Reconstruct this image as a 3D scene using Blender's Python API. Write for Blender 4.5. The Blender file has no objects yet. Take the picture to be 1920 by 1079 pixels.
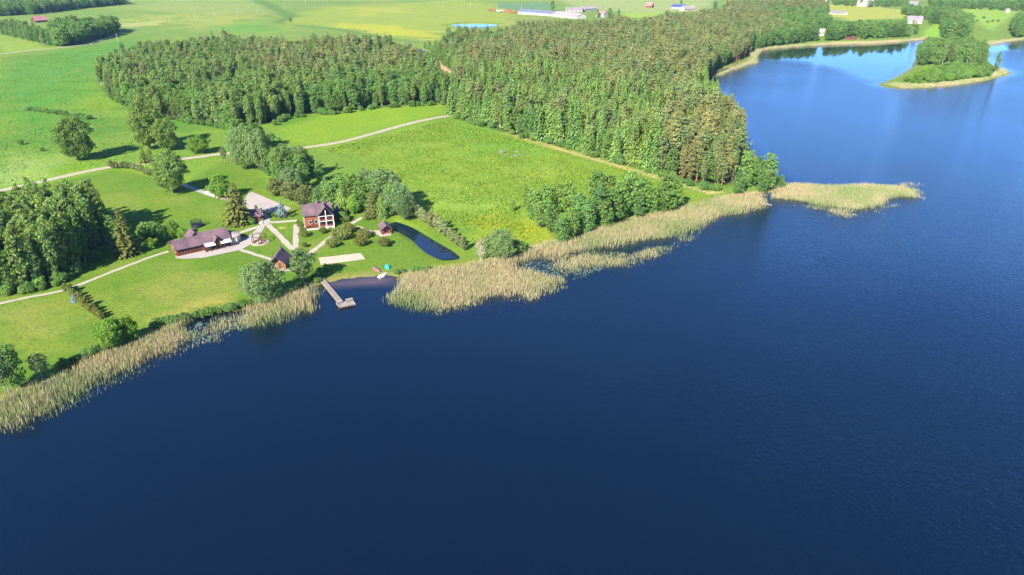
import bpy, math, random
import numpy as np
from mathutils import Vector

# ------------------------------------------------------------------ camera, sky, sun, exposure
scene = bpy.context.scene
col = scene.collection
PXW, PXH, FPX = 1920.0, 1079.0, 1371.0          # photograph size and focal length in photo pixels
CAM_H = 95.0
PITCH = math.atan((539.5 + 85.0) / FPX)
cam_data = bpy.data.cameras.new('camera')
cam_data.sensor_width = 36.0
cam_data.lens = 36.0 * FPX / PXW
cam_data.clip_start = 1.0
cam_data.clip_end = 30000.0
cam = bpy.data.objects.new('camera', cam_data)
col.objects.link(cam)
cam.location = (0, 0, CAM_H)
cam.rotation_euler = (math.pi / 2 - PITCH, 0, 0)
scene.camera = cam

SUN_EL = math.radians(34)
SHADOW_DIR = math.radians(62)                    # direction in which shadows fall, from +x towards +y
sv = Vector((-math.cos(SHADOW_DIR) * math.cos(SUN_EL), -math.sin(SHADOW_DIR) * math.cos(SUN_EL), math.sin(SUN_EL)))
world = bpy.data.worlds.new('World')
scene.world = world
world.use_nodes = True
wn = world.node_tree
wn.nodes.clear()
sky = wn.nodes.new('ShaderNodeTexSky')
sky.sky_type = 'NISHITA'
sky.sun_disc = False
sky.sun_elevation = SUN_EL
sky.sun_rotation = math.atan2(sv.x, sv.y)
sky.altitude = 100
sky.air_density = 0.45
sky.dust_density = 0.0
sky.ozone_density = 10.0
bg = wn.nodes.new('ShaderNodeBackground')
bg.inputs[1].default_value = 0.15
wo = wn.nodes.new('ShaderNodeOutputWorld')
wn.links.new(sky.outputs[0], bg.inputs[0])
wn.links.new(bg.outputs[0], wo.inputs[0])
sun_data = bpy.data.lights.new('sun', 'SUN')
sun_data.energy = 5.0
sun_data.angle = math.radians(0.5)
sun_data.color = (1.0, 0.93, 0.80)
sun = bpy.data.objects.new('sun', sun_data)
col.objects.link(sun)
sun.rotation_euler = (-sv).to_track_quat('-Z', 'Y').to_euler()
scene.view_settings.view_transform = 'Standard'
scene.view_settings.look = 'None'
scene.view_settings.gamma = 1.0
scene.view_settings.exposure = 1.55
scene.cycles.max_bounces = 6
scene.cycles.transparent_max_bounces = 8

rng = np.random.default_rng(7)
rnd = random.Random(11)

# ------------------------------------------------------------------ helpers: pixels, noise, polygons
SP, CP = math.sin(PITCH), math.cos(PITCH)
def ray(px, py):
    cx, cy = (px - 960.0) / FPX, -(py - 539.5) / FPX
    return cx, CP + cy * SP, -SP + cy * CP
def g0(px, py, z=0.0):
    dx, dy, dz = ray(px, py)
    dz = min(dz, -0.012)
    t = (CAM_H - z) / -dz
    return dx * t, dy * t
def project(x, y, z):
    dz = z - CAM_H
    fz = y * CP - dz * SP
    uy = y * SP + dz * CP
    return 960 + FPX * x / fz, 539.5 - FPX * uy / fz

_lat = rng.random((64, 64)).astype(np.float32)
def vnoise(x, y, scale, ox=0.0):
    u = np.asarray(x) / scale + ox; v = np.asarray(y) / scale + ox * 1.7
    i = np.floor(u).astype(int); j = np.floor(v).astype(int)
    fu = u - i; fv = v - j
    fu = fu * fu * (3 - 2 * fu); fv = fv * fv * (3 - 2 * fv)
    a = _lat[i % 64, j % 64]; b = _lat[(i + 1) % 64, j % 64]
    c = _lat[i % 64, (j + 1) % 64]; d = _lat[(i + 1) % 64, (j + 1) % 64]
    return (a * (1 - fu) + b * fu) * (1 - fv) + (c * (1 - fu) + d * fu) * fv
def fbm(x, y, scale, ox=0.0):
    return (vnoise(x, y, scale, ox) * 4 + vnoise(x, y, scale * 0.47, ox + 5.3) * 2 + vnoise(x, y, scale * 0.22, ox + 9.1)) / 7

def sdf(poly, x, y):
    """signed distance, positive inside"""
    x = np.asarray(x, dtype=np.float32); y = np.asarray(y, dtype=np.float32)
    d2 = np.full(x.shape, 1e12, dtype=np.float32)
    inside = np.zeros(x.shape, dtype=bool)
    n = len(poly)
    for k in range(n):
        ax, ay = poly[k]; bx, by = poly[(k + 1) % n]
        ex, ey = bx - ax, by - ay
        L = ex * ex + ey * ey + 1e-9
        t = np.clip(((x - ax) * ex + (y - ay) * ey) / L, 0, 1)
        px = x - (ax + t * ex); py = y - (ay + t * ey)
        d2 = np.minimum(d2, px * px + py * py)
        if ay != by:
            c = ((ay > y) != (by > y)) & (x < (bx - ax) * (y - ay) / (by - ay) + ax)
            inside ^= c
    d = np.sqrt(d2)
    return np.where(inside, d, -d)
def linedist(pts, x, y):
    d2 = np.full(np.shape(x), 1e12, dtype=np.float32)
    for k in range(len(pts) - 1):
        ax, ay = pts[k][:2]; bx, by = pts[k + 1][:2]
        ex, ey = bx - ax, by - ay
        t = np.clip(((x - ax) * ex + (y - ay) * ey) / (ex * ex + ey * ey + 1e-9), 0, 1)
        d2 = np.minimum(d2, (x - ax - t * ex) ** 2 + (y - ay - t * ey) ** 2)
    return np.sqrt(d2)
def smooth(pts, n=6, closed=False):
    out = []
    m = len(pts)
    rngk = range(m) if closed else range(m - 1)
    for k in rngk:
        if closed:
            p = [pts[(k + j - 1) % m] for j in range(4)]
        else:
            p = [pts[max(0, min(m - 1, k + j - 1))] for j in range(4)]
        for s in range(n):
            t = s / n
            out.append(tuple(0.5 * (2 * p[1][c] + (p[2][c] - p[0][c]) * t + (2 * p[0][c] - 5 * p[1][c] + 4 * p[2][c] - p[3][c]) * t * t + (3 * p[1][c] - p[0][c] - 3 * p[2][c] + p[3][c]) * t ** 3) for c in range(len(p[1]))))
    if not closed:
        out.append(tuple(pts[-1]))
    return out

# ------------------------------------------------------------------ lake outline and terrain height
shore_px = [(-420, 905), (-200, 832), (-90, 790), (0, 752), (60, 728), (120, 700), (200, 662), (300, 622), (380, 592), (450, 582), (520, 560), (575, 543),
            (600, 533), (612, 530), (640, 523), (690, 518), (730, 517), (745, 519), (775, 514), (830, 506), (900, 494), (960, 480), (1000, 466), (1080, 440),
            (1160, 416), (1250, 396), (1330, 377), (1390, 367), (1440, 361), (1478, 353), (1480, 346), (1462, 336), (1440, 318), (1412, 290),
            (1395, 262), (1378, 235), (1366, 212), (1354, 190), (1338, 166), (1326, 150), (1345, 134), (1385, 120), (1412, 108), (1412, 98),
            (1440, 90), (1500, 85), (1560, 82), (1640, 80), (1690, 76), (1740, 72), (1790, 80), (1820, 83), (1860, 79), (1900, 75), (1960, 72), (2150, 64)]
LAKE = [g0(*p) for p in shore_px] + [(3600, 1900), (3600, -900), (-1800, -900), (-1800, -240)]
island_px = [(1645, 160), (1670, 166), (1720, 165), (1780, 159), (1850, 151), (1872, 145), (1896, 138), (1885, 131), (1862, 124), (1845, 108),
             (1815, 96), (1770, 92), (1735, 94), (1718, 108), (1714, 124), (1692, 140), (1665, 152)]
ISLAND = [g0(*p) for p in island_px]

yr = [-900.0]
while yr[-1] < 60: yr.append(yr[-1] + (60 if yr[-1] < -60 else 12))
while yr[-1] < 2600: yr.append(yr[-1] + max(1.15, yr[-1] * 0.0062))
while yr[-1] < 14000: yr.append(yr[-1] * 1.06)
YR = np.array(yr)
NC = 400
UC = np.linspace(-1, 1, NC)
def halfw(y): return 130 + 0.86 * np.maximum(y, 0) + np.maximum(-y, 0) * 0.5 + 900 * np.clip((60 - y) / 200, 0, 1)
GX = halfw(YR)[:, None] * UC[None, :]
GY = np.repeat(YR[:, None], NC, axis=1)

ponds_px = {
 'garden': [(727.6, 420), (737.5, 414), (748.4, 415), (775, 426), (799, 441), (817, 452.6), (844.5, 469.4), (860.3, 483.3), (852.4, 487.2),
            (834.5, 489.2), (821.7, 487.2), (799, 475.4), (784, 461.5), (769, 447.6), (754, 437.7), (739.5, 428.8)],
 'field': [(845, 48), (858, 45.5), (880, 45), (905, 45.3), (925, 46), (934, 47.5), (928, 50), (905, 51.5), (875, 51.5), (855, 50)],
 'small': [(783, 95), (789, 93.2), (796, 94.5), (796, 97), (787, 97.5)]}
PONDS = {}
def terrain_h(x, y):
    x = np.asarray(x, dtype=np.float32); y = np.asarray(y, dtype=np.float32)
    d = -sdf(LAKE, x, y)
    d = np.maximum(d, sdf(ISLAND, x, y) * 1.0)
    land = 0.28 * np.clip(d / 1.2, 0, 1) + 3.4 * (1 - np.exp(-np.maximum(d, 0) / 130))
    amp = np.clip(d / 110, 0, 1)
    und = (fbm(x, y, 120, 3.1) - 0.5) * 2.2 + (fbm(x, y, 420, 8.7) - 0.5) * 9 * np.clip((y - 520) / 600, 0, 1)
    far = np.clip((y - 1500) / 3500, 0, 1) ** 1.2 * 60 * fbm(x, y, 1800, 1.2)
    h = np.where(d > 0, np.maximum(land + und * amp + far, 0.22 + 0 * d), -np.minimum(-d * 0.09 + 0.06, 3.0))
    return np.where(d > 0, np.maximum(h, 0.25 * np.clip(d / 1.2, 0, 1) + 0.02), h), d
GZ, GD = terrain_h(GX, GY)
def hlookup(x, y, Z):
    i = int(np.clip(np.searchsorted(YR, y) - 1, 0, len(YR) - 2))
    fy = (y - YR[i]) / (YR[i + 1] - YR[i])
    u = x / float(halfw(np.array(y)))
    f = (u + 1) / 2 * (NC - 1)
    j = int(np.clip(math.floor(f), 0, NC - 2)); fx = min(max(f - j, 0), 1)
    fy = min(max(fy, 0), 1)
    return (Z[i, j] * (1 - fx) + Z[i, j + 1] * fx) * (1 - fy) + (Z[i + 1, j] * (1 - fx) + Z[i + 1, j + 1] * fx) * fy
def H(x, y): return float(hlookup(x, y, GZ))
def march(px, py):
    z = 0.0
    for _ in range(14):
        x, y = g0(px, py, z)
        z = 0.5 * z + 0.5 * H(x, y)
    return x, y
def poly(pxs): return [march(*p) for p in pxs]
for k, pp in ponds_px.items():
    P = smooth(poly(pp), 3, True)
    s = sdf(P, GX, GY)
    lev = float(np.mean([H(*q) for q in P])) - (0.16 if k == 'garden' else 0.2)
    edge = np.clip((s + 1.3) / 1.6, 0, 1) if k == 'garden' else np.clip((s + 6) / 6.5, 0, 1)
    edge = edge * edge * (3 - 2 * edge)
    GZ = np.where(s > -7, GZ * (1 - edge) + (lev - 0.5) * edge, GZ)
    PONDS[k] = (P, lev)

# ------------------------------------------------------------------ materials
def new_mat(name):
    m = bpy.data.materials.new(name)
    m.use_nodes = True
    nt = m.node_tree
    nt.nodes.clear()
    out = nt.nodes.new('ShaderNodeOutputMaterial')
    return m, nt, out
def N(nt, t, **kw):
    n = nt.nodes.new(t)
    for k, v in kw.items(): setattr(n, k, v)
    return n
def noise_node(nt, scale, detail=4, rough=0.6, vec=None):
    n = N(nt, 'ShaderNodeTexNoise')
    n.inputs['Scale'].default_value = scale; n.inputs['Detail'].default_value = detail; n.inputs['Roughness'].default_value = rough
    if vec is not None: nt.links.new(vec, n.inputs['Vector'])
    return n
def maprange(nt, val, a, b, c, d):
    n = N(nt, 'ShaderNodeMapRange')
    nt.links.new(val, n.inputs[0])
    for i, v in zip((1, 2, 3, 4), (a, b, c, d)): n.inputs[i].default_value = v
    return n.outputs[0]
def mulcol(nt, a, val):
    n = N(nt, 'ShaderNodeVectorMath', operation='SCALE')
    nt.links.new(a, n.inputs[0]); nt.links.new(val, n.inputs['Scale'])
    return n.outputs[0]
def mixcol(nt, fac, a, b, mode='MIX'):
    n = N(nt, 'ShaderNodeMix', data_type='RGBA', blend_type=mode)
    if isinstance(fac, float): n.inputs[0].default_value = fac
    else: nt.links.new(fac, n.inputs[0])
    for s, v in ((6, a), (7, b)):
        if isinstance(v, tuple): n.inputs[s].default_value = (*v, 1)
        else: nt.links.new(v, n.inputs[s])
    return n.outputs[2]
MATS = {}
def surf(name, color, rough=0.7, scale=3.0, var=0.25, bump=0.0, spec=0.3, metallic=0.0, second=None):
    """plain surface with grain and wear"""
    if name in MATS: return MATS[name]
    m, nt, out = new_mat(name)
    p = N(nt, 'ShaderNodeBsdfPrincipled')
    tc = N(nt, 'ShaderNodeTexCoord')
    n1 = noise_node(nt, scale, 5, 0.65, tc.outputs['Object'])
    n2 = noise_node(nt, scale * 0.17, 3, 0.5, tc.outputs['Object'])
    rgb = N(nt, 'ShaderNodeRGB'); rgb.outputs[0].default_value = (*color, 1)
    c = rgb.outputs[0]
    if second is not None: c = mixcol(nt, maprange(nt, n2.outputs[0], 0.4, 0.65, 0, 1), c, second)
    c = mulcol(nt, c, maprange(nt, n1.outputs[0], 0.25, 0.75, 1 - var, 1 + var))
    c = mulcol(nt, c, maprange(nt, n2.outputs[0], 0.3, 0.7, 1 - var * 0.7, 1 + var * 0.7))
    nt.links.new(c, p.inputs['Base Color'])
    p.inputs['Roughness'].default_value = rough
    p.inputs['Specular IOR Level'].default_value = spec
    p.inputs['Metallic'].default_value = metallic
    if bump:
        b = N(nt, 'ShaderNodeBump'); b.inputs['Strength'].default_value = bump; b.inputs['Distance'].default_value = 0.05
        nt.links.new(n1.outputs[0], b.inputs['Height']); nt.links.new(b.outputs[0], p.inputs['Normal'])
    nt.links.new(p.outputs[0], out.inputs[0])
    MATS[name] = m
    return m
def leafmat(name, color, var=0.3, warm=(1.25, 1.02, 0.7), trans=0.4):
    if name in MATS: return MATS[name]
    m, nt, out = new_mat(name)
    geo = N(nt, 'ShaderNodeNewGeometry')
    oi = N(nt, 'ShaderNodeObjectInfo')
    rgb = N(nt, 'ShaderNodeRGB'); rgb.outputs[0].default_value = (*color, 1)
    c = mixcol(nt, maprange(nt, oi.outputs['Random'], 0, 1, 0.0, 1.0), rgb.outputs[0], tuple(color[i] * warm[i] for i in range(3)))
    f = N(nt, 'ShaderNodeMath', operation='FRACT')
    mm = N(nt, 'ShaderNodeMath', operation='MULTIPLY'); mm.inputs[1].default_value = 7.31
    nt.links.new(oi.outputs['Random'], mm.inputs[0]); nt.links.new(mm.outputs[0], f.inputs[0])
    c = mulcol(nt, c, maprange(nt, f.outputs[0], 0, 1, 1 - var * 0.7, 1 + var * 0.7))
    c = mulcol(nt, c, maprange(nt, geo.outputs['Random Per Island'], 0, 1, 1 - var, 1 + var))
    d = N(nt, 'ShaderNodeBsdfDiffuse'); t = N(nt, 'ShaderNodeBsdfTranslucent')
    nt.links.new(c, d.inputs[0])
    c2 = mixcol(nt, 1.0, c, (1.3, 1.25, 0.55), 'MULTIPLY')
    nt.links.new(c2, t.inputs[0])
    mx = N(nt, 'ShaderNodeMixShader'); mx.inputs[0].default_value = trans
    nt.links.new(d.outputs[0], mx.inputs[1]); nt.links.new(t.outputs[0], mx.inputs[2])
    nt.links.new(mx.outputs[0], out.inputs[0])
    MATS[name] = m
    return m
def colattr_leaf(name, attr='Col', trans=0.25):
    m, nt, out = new_mat(name)
    a = N(nt, 'ShaderNodeAttribute'); a.attribute_name = attr
    d = N(nt, 'ShaderNodeBsdfDiffuse'); t = N(nt, 'ShaderNodeBsdfTranslucent')
    nt.links.new(a.outputs[0], d.inputs[0]); nt.links.new(a.outputs[0], t.inputs[0])
    mx = N(nt, 'ShaderNodeMixShader'); mx.inputs[0].default_value = trans
    nt.links.new(d.outputs[0], mx.inputs[1]); nt.links.new(t.outputs[0], mx.inputs[2])
    nt.links.new(mx.outputs[0], out.inputs[0])
    return m

# ------------------------------------------------------------------ mesh helpers
def link(o, parent=None):
    col.objects.link(o)
    if parent is not None: o.parent = parent
    return o
def tag(o, label=None, cat=None, group=None, kind=None):
    if label: o['label'] = label
    if cat: o['category'] = cat
    if group: o['group'] = group
    if kind: o['kind'] = kind
    return o
def np_mesh(name, verts, faces, mat=None, smooth_shade=False):
    """verts (n,3); faces (m,k) int array of equal-size faces"""
    verts = np.ascontiguousarray(verts, dtype=np.float32); faces = np.ascontiguousarray(faces, dtype=np.int32)
    me = bpy.data.meshes.new(name)
    m, k = faces.shape
    me.vertices.add(len(verts)); me.vertices.foreach_set('co', verts.ravel())
    me.loops.add(m * k); me.loops.foreach_set('vertex_index', faces.ravel())
    me.polygons.add(m)
    me.polygons.foreach_set('loop_start', np.arange(0, m * k, k, dtype=np.int32))
    me.polygons.foreach_set('use_smooth', np.full(m, smooth_shade, dtype=bool))
    me.update(calc_edges=True)
    if mat: me.materials.append(mat)
    return me
def point_color(me, name, cols):
    a = me.color_attributes.new(name, 'FLOAT_COLOR', 'POINT')
    c = np.ones((len(me.vertices), 4), dtype=np.float32); c[:, :3] = cols
    a.data.foreach_set('color', c.ravel())
def point_float(me, name, v):
    a = me.attributes.new(name, 'FLOAT', 'POINT')
    a.data.foreach_set('value', np.ascontiguousarray(v, dtype=np.float32).ravel())
class MB:
    def __init__(s): s.v = []; s.f = []
    def poly(s, pts):
        n = len(s.v); s.v += [tuple(p) for p in pts]; s.f.append(tuple(range(n, n + len(pts)))); return s
    def box(s, x0, x1, y0, y1, z0, z1):
        n = len(s.v)
        s.v += [(x0, y0, z0), (x1, y0, z0), (x1, y1, z0), (x0, y1, z0), (x0, y0, z1), (x1, y0, z1), (x1, y1, z1), (x0, y1, z1)]
        s.f += [tuple(n + i for i in q) for q in ((3, 2, 1, 0), (4, 5, 6, 7), (0, 1, 5, 4), (1, 2, 6, 5), (2, 3, 7, 6), (3, 0, 4, 7))]
        return s
    def slab(s, quad, t):
        """thick sheet: quad of four points, thickness t downwards"""
        n = len(s.v)
        s.v += [tuple(p) for p in quad] + [(p[0], p[1], p[2] - t) for p in quad]
        s.f += [(n, n + 1, n + 2, n + 3), (n + 7, n + 6, n + 5, n + 4)] + [(n + i, n + 4 + i, n + 4 + (i + 1) % 4, n + (i + 1) % 4) for i in range(4)]
        return s
    def prism(s, outline, z0, z1):
        n = len(s.v); m = len(outline)
        s.v += [(p[0], p[1], z0) for p in outline] + [(p[0], p[1], z1) for p in outline]
        s.f += [tuple(range(n + m - 1, n - 1, -1)), tuple(range(n + m, n + 2 * m))] + [(n + i, n + (i + 1) % m, n + m + (i + 1) % m, n + m + i) for i in range(m)]
        return s
    def tube(s, pts, radii, k=6, cap=True):
        n0 = len(s.v)
        P = [Vector(p) for p in pts]
        for i, p in enumerate(P):
            d = (P[min(i + 1, len(P) - 1)] - P[max(i - 1, 0)]).normalized()
            a = d.orthogonal().normalized(); b = d.cross(a)
            for j in range(k):
                t = 2 * math.pi * j / k
                s.v.append(tuple(p + (a * math.cos(t) + b * math.sin(t)) * radii[i]))
        for i in range(len(P) - 1):
            for j in range(k):
                s.f.append((n0 + i * k + j, n0 + i * k + (j + 1) % k, n0 + (i + 1) * k + (j + 1) % k, n0 + (i + 1) * k + j))
        if cap:
            s.f.append(tuple(n0 + j for j in range(k - 1, -1, -1)))
            s.f.append(tuple(n0 + (len(P) - 1) * k + j for j in range(k)))
        return s
    def lathe(s, prof, k=16, c=(0, 0)):
        n0 = len(s.v)
        for r, z in prof:
            for j in range(k):
                t = 2 * math.pi * j / k
                s.v.append((c[0] + r * math.cos(t), c[1] + r * math.sin(t), z))
        for i in range(len(prof) - 1):
            for j in range(k):
                s.f.append((n0 + i * k + j, n0 + i * k + (j + 1) % k, n0 + (i + 1) * k + (j + 1) % k, n0 + (i + 1) * k + j))
        return s
    def mesh(s, name, mat, shade=False):
        me = bpy.data.meshes.new(name)
        me.from_pydata(s.v, [], s.f); me.update()
        if mat: me.materials.append(mat)
        if shade: me.polygons.foreach_set('use_smooth', np.ones(len(me.polygons), dtype=bool))
        return me
    def build(s, name, mat, parent=None, shade=False):
        return link(bpy.data.objects.new(name, s.mesh(name, mat, shade)), parent)
def empty(name, loc, rz=0.0, label=None, cat=None, group=None):
    o = bpy.data.objects.new(name, None)
    o.empty_display_size = 0.5
    o.location = loc; o.rotation_euler = (0, 0, rz)
    link(o)
    return tag(o, label, cat, group)

# ------------------------------------------------------------------ ground: one sheet with its meadows, lawns, fields
def c3(*v): return np.array(v, dtype=np.float32)
GC = np.zeros(GX.shape + (3,), dtype=np.float32)
GC[:] = c3(0.110, 0.190, 0.030)
TALL = np.ones(GX.shape, dtype=np.float32)
wob = fbm(GX, GY, 22, 2.2) - 0.5
wob2 = fbm(GX, GY, 60, 4.4) - 0.5
def blend(mask, color):
    m = np.clip(mask, 0, 1)[..., None].astype(np.float32)
    GC[:] = GC * (1 - m) + c3(*color) * m
def paint(pxs, color, soft=3.0, amount=1.0, tall=None, ragged=1.0, closed=True):
    P = poly(pxs)
    s = sdf(P, GX, GY) + (wob * 2) * soft * ragged
    m = np.clip(s / soft + 0.5, 0, 1) * amount
    blend(m, color)
    if tall is not None: TALL[:] = TALL * (1 - m) + tall * m
def stroke(pxs, width, color, soft=2.0, amount=1.0, ragged=0.6):
    P = poly(pxs)
    d = linedist(P, GX, GY)
    m = np.clip((width / 2 - d + wob * 2 * soft * ragged) / soft + 0.5, 0, 1) * amount
    blend(m, color)
# wide tone changes of the meadows
blend(np.clip((wob2 + 0.06) * 3, 0, 0.7), (0.135, 0.235, 0.022))
blend(np.clip((fbm(GX, GY, 45, 6.6) - 0.56) * 5, 0, 0.6), (0.055, 0.155, 0.022))
# far fields: yellower and paler
blend(np.clip((GY - 620) / 250, 0, 1) * 0.75, (0.135, 0.200, 0.045))
blend(np.clip((fbm(GX, GY, 150, 1.9) - 0.50) * 5, 0, 1) * np.clip((GY - 560) / 200, 0, 1) * 0.7, (0.185, 0.21, 0.055))
paint([(520, 40), (560, 22), (700, 8), (860, 0), (1000, 20), (960, 42), (840, 60), (800, 80), (690, 62), (570, 46)], (0.21, 0.255, 0.040), 40, 0.75)
paint([(640, 45), (760, 50), (830, 62), (800, 74), (720, 66), (650, 55)], (0.31, 0.31, 0.03), 22, 0.7, ragged=2)
paint([(650, 16), (760, 12), (780, 22), (680, 28)], (0.28, 0.29, 0.04), 30, 0.6, ragged=2)
paint([(0, 120), (0, 230), (110, 250), (180, 160), (260, 70), (160, 90), (60, 105)], (0.062, 0.190, 0.028), 30, 0.75)
paint([(0, 65), (60, 80), (98, 91), (0, 101)], (0.17, 0.25, 0.04), 8, 0.8)
paint([(240, 30), (420, 22), (480, 40), (470, 62), (350, 50)], (0.235, 0.26, 0.065), 60, 0.7, ragged=2)
paint([(225, 44), (305, 40), (300, 47), (235, 52)], (0.30, 0.30, 0.12), 10, 0.7)
paint([(240, 2), (470, 0), (520, 20), (430, 28), (260, 20)], (0.20, 0.25, 0.08), 60, 0.6)
paint([(400, 48), (500, 42), (520, 60), (420, 62)], (0.075, 0.21, 0.03), 30, 0.7)
stroke([(478, -2), (500, 8), (525, 20), (545, 32), (560, 30)], 26, (0.075, 0.155, 0.030), 12, 0.85)
stroke([(545, 32), (530, 38), (522, 44)], 16, (0.07, 0.14, 0.03), 8, 0.8)
stroke([(560, 48), (610, 53), (660, 60), (700, 68), (750, 76), (790, 80)], 13, (0.07, 0.16, 0.03), 7, 0.85)
stroke([(830, 48), (860, 43), (900, 42), (940, 45)], 10, (0.09, 0.16, 0.03), 6, 0.8)
stroke([(790, 28), (830, 30)], 10, (0.10, 0.17, 0.03), 6, 0.6)
paint([(935, 6), (1030, 5), (1045, 16), (975, 20), (930, 14)], (0.10, 0.18, 0.10), 8, 0.95)
paint([(1050, 0), (1340, -8), (1330, 18), (1240, 26), (1160, 22), (1080, 16)], (0.22, 0.26, 0.11), 15, 0.9)
paint([(1165, 24), (1260, 24), (1240, 36), (1160, 32)], (0.22, 0.32, 0.05), 8, 0.8)
paint([(1540, 8), (1640, 14), (1720, 22), (1700, 34), (1600, 40), (1550, 30)], (0.27, 0.29, 0.06), 12, 0.9)
paint([(1805, 14), (1910, 22), (1880, 44), (1862, 60), (1845, 50), (1815, 34)], (0.19, 0.30, 0.05), 8, 0.9)
paint([(1730, 60), (1760, 45), (1770, 68), (1735, 74)], (0.18, 0.32, 0.04), 6, 0.9)
for ln, wd, cc in [([(236, 31), (330, 24), (430, 20), (470, 14)], 5, (0.24, 0.25, 0.10)), ([(250, 62), (360, 52), (470, 46), (520, 45)], 4, (0.20, 0.22, 0.08)), ([(0, 160), (90, 150), (190, 118), (260, 84)], 2.5, (0.13, 0.20, 0.05)),
                   ([(640, 34), (720, 36), (800, 44)], 4, (0.16, 0.20, 0.05)), ([(700, 20), (780, 25), (850, 34)], 4, (0.30, 0.30, 0.06)), ([(900, 52), (960, 44), (1010, 40)], 5, (0.28, 0.27, 0.12)), ([(1100, 6), (1200, 10), (1260, 14)], 6, (0.30, 0.28, 0.17)), ([(1225, 14), (1258, 17)], 5, (0.36, 0.32, 0.22))]:
    stroke(ln, wd, cc, 3, 0.6)
# meadow between road, forest and lake
paint([(505, 245), (560, 225), (700, 203), (838, 196), (838, 215), (700, 245), (590, 272), (530, 270)], (0.15, 0.24, 0.022), 8, 0.85)
paint([(590, 278), (840, 220), (980, 262), (1200, 320), (1310, 360), (1250, 390), (1050, 440), (1000, 460), (900, 470), (780, 400), (700, 320)], (0.150, 0.225, 0.030), 12, 0.75)
paint([(860, 420), (930, 400), (1010, 425), (1030, 450), (990, 450), (900, 440)], (0.22, 0.25, 0.02), 8, 0.5, ragged=2.4)
paint([(690, 292), (760, 288), (770, 300), (720, 304)], (0.27, 0.30, 0.022), 8, 0.55, ragged=2)
paint([(760, 370), (900, 345), (960, 372), (830, 400)], (0.17, 0.27, 0.05), 14, 0.6, ragged=2)
paint([(930, 320), (1040, 310), (1120, 330), (1050, 345), (960, 345)], (0.20, 0.25, 0.04), 12, 0.6, ragged=2)
paint([(830, 225), (960, 262), (1100, 305), (1000, 300), (870, 262)], (0.088, 0.215, 0.03), 16, 0.7, ragged=2)
stroke([(955, 250), (1010, 268), (1060, 283), (1110, 297), (1165, 314), (1230, 332)], 4.5, (0.36, 0.29, 0.13), 3, 0.85)
stroke([(1110, 297), (1165, 314), (1230, 332), (1285, 348), (1330, 362), (1350, 360)], 3, (0.42, 0.33, 0.20), 2, 0.8)
# clover and cow parsley along the road at the left
paint([(-10, 300), (40, 290), (110, 300), (60, 330), (-10, 345)], (0.22, 0.30, 0.10), 8, 0.55, ragged=3)
paint([(-10, 275), (90, 278), (180, 300), (60, 300), (-10, 292)], (0.13, 0.22, 0.035), 8, 0.6, ragged=2)
# mown lawn of the estate
lawn = [(-60, 372), (60, 352), (215, 318), (290, 330), (345, 345), (440, 290), (480, 322), (520, 385), (600, 385), (690, 410), (760, 400), (870, 470), (905, 492),
        (760, 520), (610, 532), (560, 540), (450, 582), (300, 620), (200, 660), (60, 735), (-60, 790)]
paint(lawn, (0.092, 0.160, 0.020), 4, 0.9, tall=0.2, ragged=0.5)
LP = sdf(poly(lawn), GX, GY)
inlawn = np.clip(LP / 6, 0, 1)
blend(inlawn * np.clip((fbm(GX, GY, 26, 12.3) - 0.52) * 6, 0, 0.6), (0.140, 0.185, 0.034))
blend(inlawn * np.clip((fbm(GX, GY, 18, 15.3) - 0.56) * 6, 0, 0.6), (0.070, 0.145, 0.016))
for pp, am in (([(250, 555), (330, 515), (420, 500), (440, 540), (330, 570)], .6), ([(30, 600), (110, 590), (150, 620), (90, 655), (20, 640)], .75),
               ([(310, 380), (350, 370), (375, 380), (340, 395)], .5), ([(560, 455), (600, 450), (590, 470)], .4), ([(830, 470), (880, 478), (860, 492)], .5)):
    paint(pp, (0.19, 0.200, 0.055), 8, am * 0.8, ragged=2.2)
stroke([(290, 600), (340, 582), (395, 566), (420, 562)], 5, (0.24, 0.22, 0.06), 4, 0.7)
paint([(735, 402), (790, 402), (885, 475), (872, 490), (858, 470), (800, 432), (750, 410)], (0.13, 0.20, 0.02), 3, 0.8)
# shore litter under reeds and lake bed
blend(np.clip(1 - np.abs(GD) / 5, 0, 1) * 0.75, (0.20, 0.17, 0.07))
blend(np.clip(-GD / 2, 0, 1), (0.16, 0.105, 0.075))
# bare soil among the woods
paint([(795, 118), (830, 118), (850, 132), (846, 142), (820, 134)], (0.42, 0.29, 0.20), 4, 0.95)
woods_px = {
 'west': [(185, 152), (200, 178), (230, 196), (262, 210), (300, 219), (340, 226), (390, 233), (430, 240), (505, 233), (530, 222), (600, 211), (625, 212), (700, 201),
          (760, 197), (838, 193), (842, 172), (800, 138), (780, 124), (740, 112), (640, 108), (560, 110), (470, 104), (380, 102), (300, 113), (225, 126)],
 'east': [(842, 215), (880, 228), (930, 240), (985, 258), (1050, 272), (1100, 288), (1160, 305), (1220, 322), (1270, 338), (1310, 350), (1345, 354), (1378, 338),
          (1390, 305), (1382, 272), (1366, 240), (1350, 218), (1342, 196), (1326, 180), (1318, 158), (1345, 128), (1395, 110), (1412, 96), (1440, 86),
          (1480, 70), (1450, 45), (1400, 34), (1340, 44), (1260, 52), (1200, 60), (1100, 63), (1000, 70), (930, 83), (850, 90), (808, 108), (852, 135), (850, 160)]}
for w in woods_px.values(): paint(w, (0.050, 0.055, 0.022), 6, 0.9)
paint([(-30, 560), (0, 553), (60, 545), (110, 530), (150, 505), (190, 472), (212, 448), (150, 425), (60, 430), (-30, 450)], (0.055, 0.06, 0.02), 3, 0.85)

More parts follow.
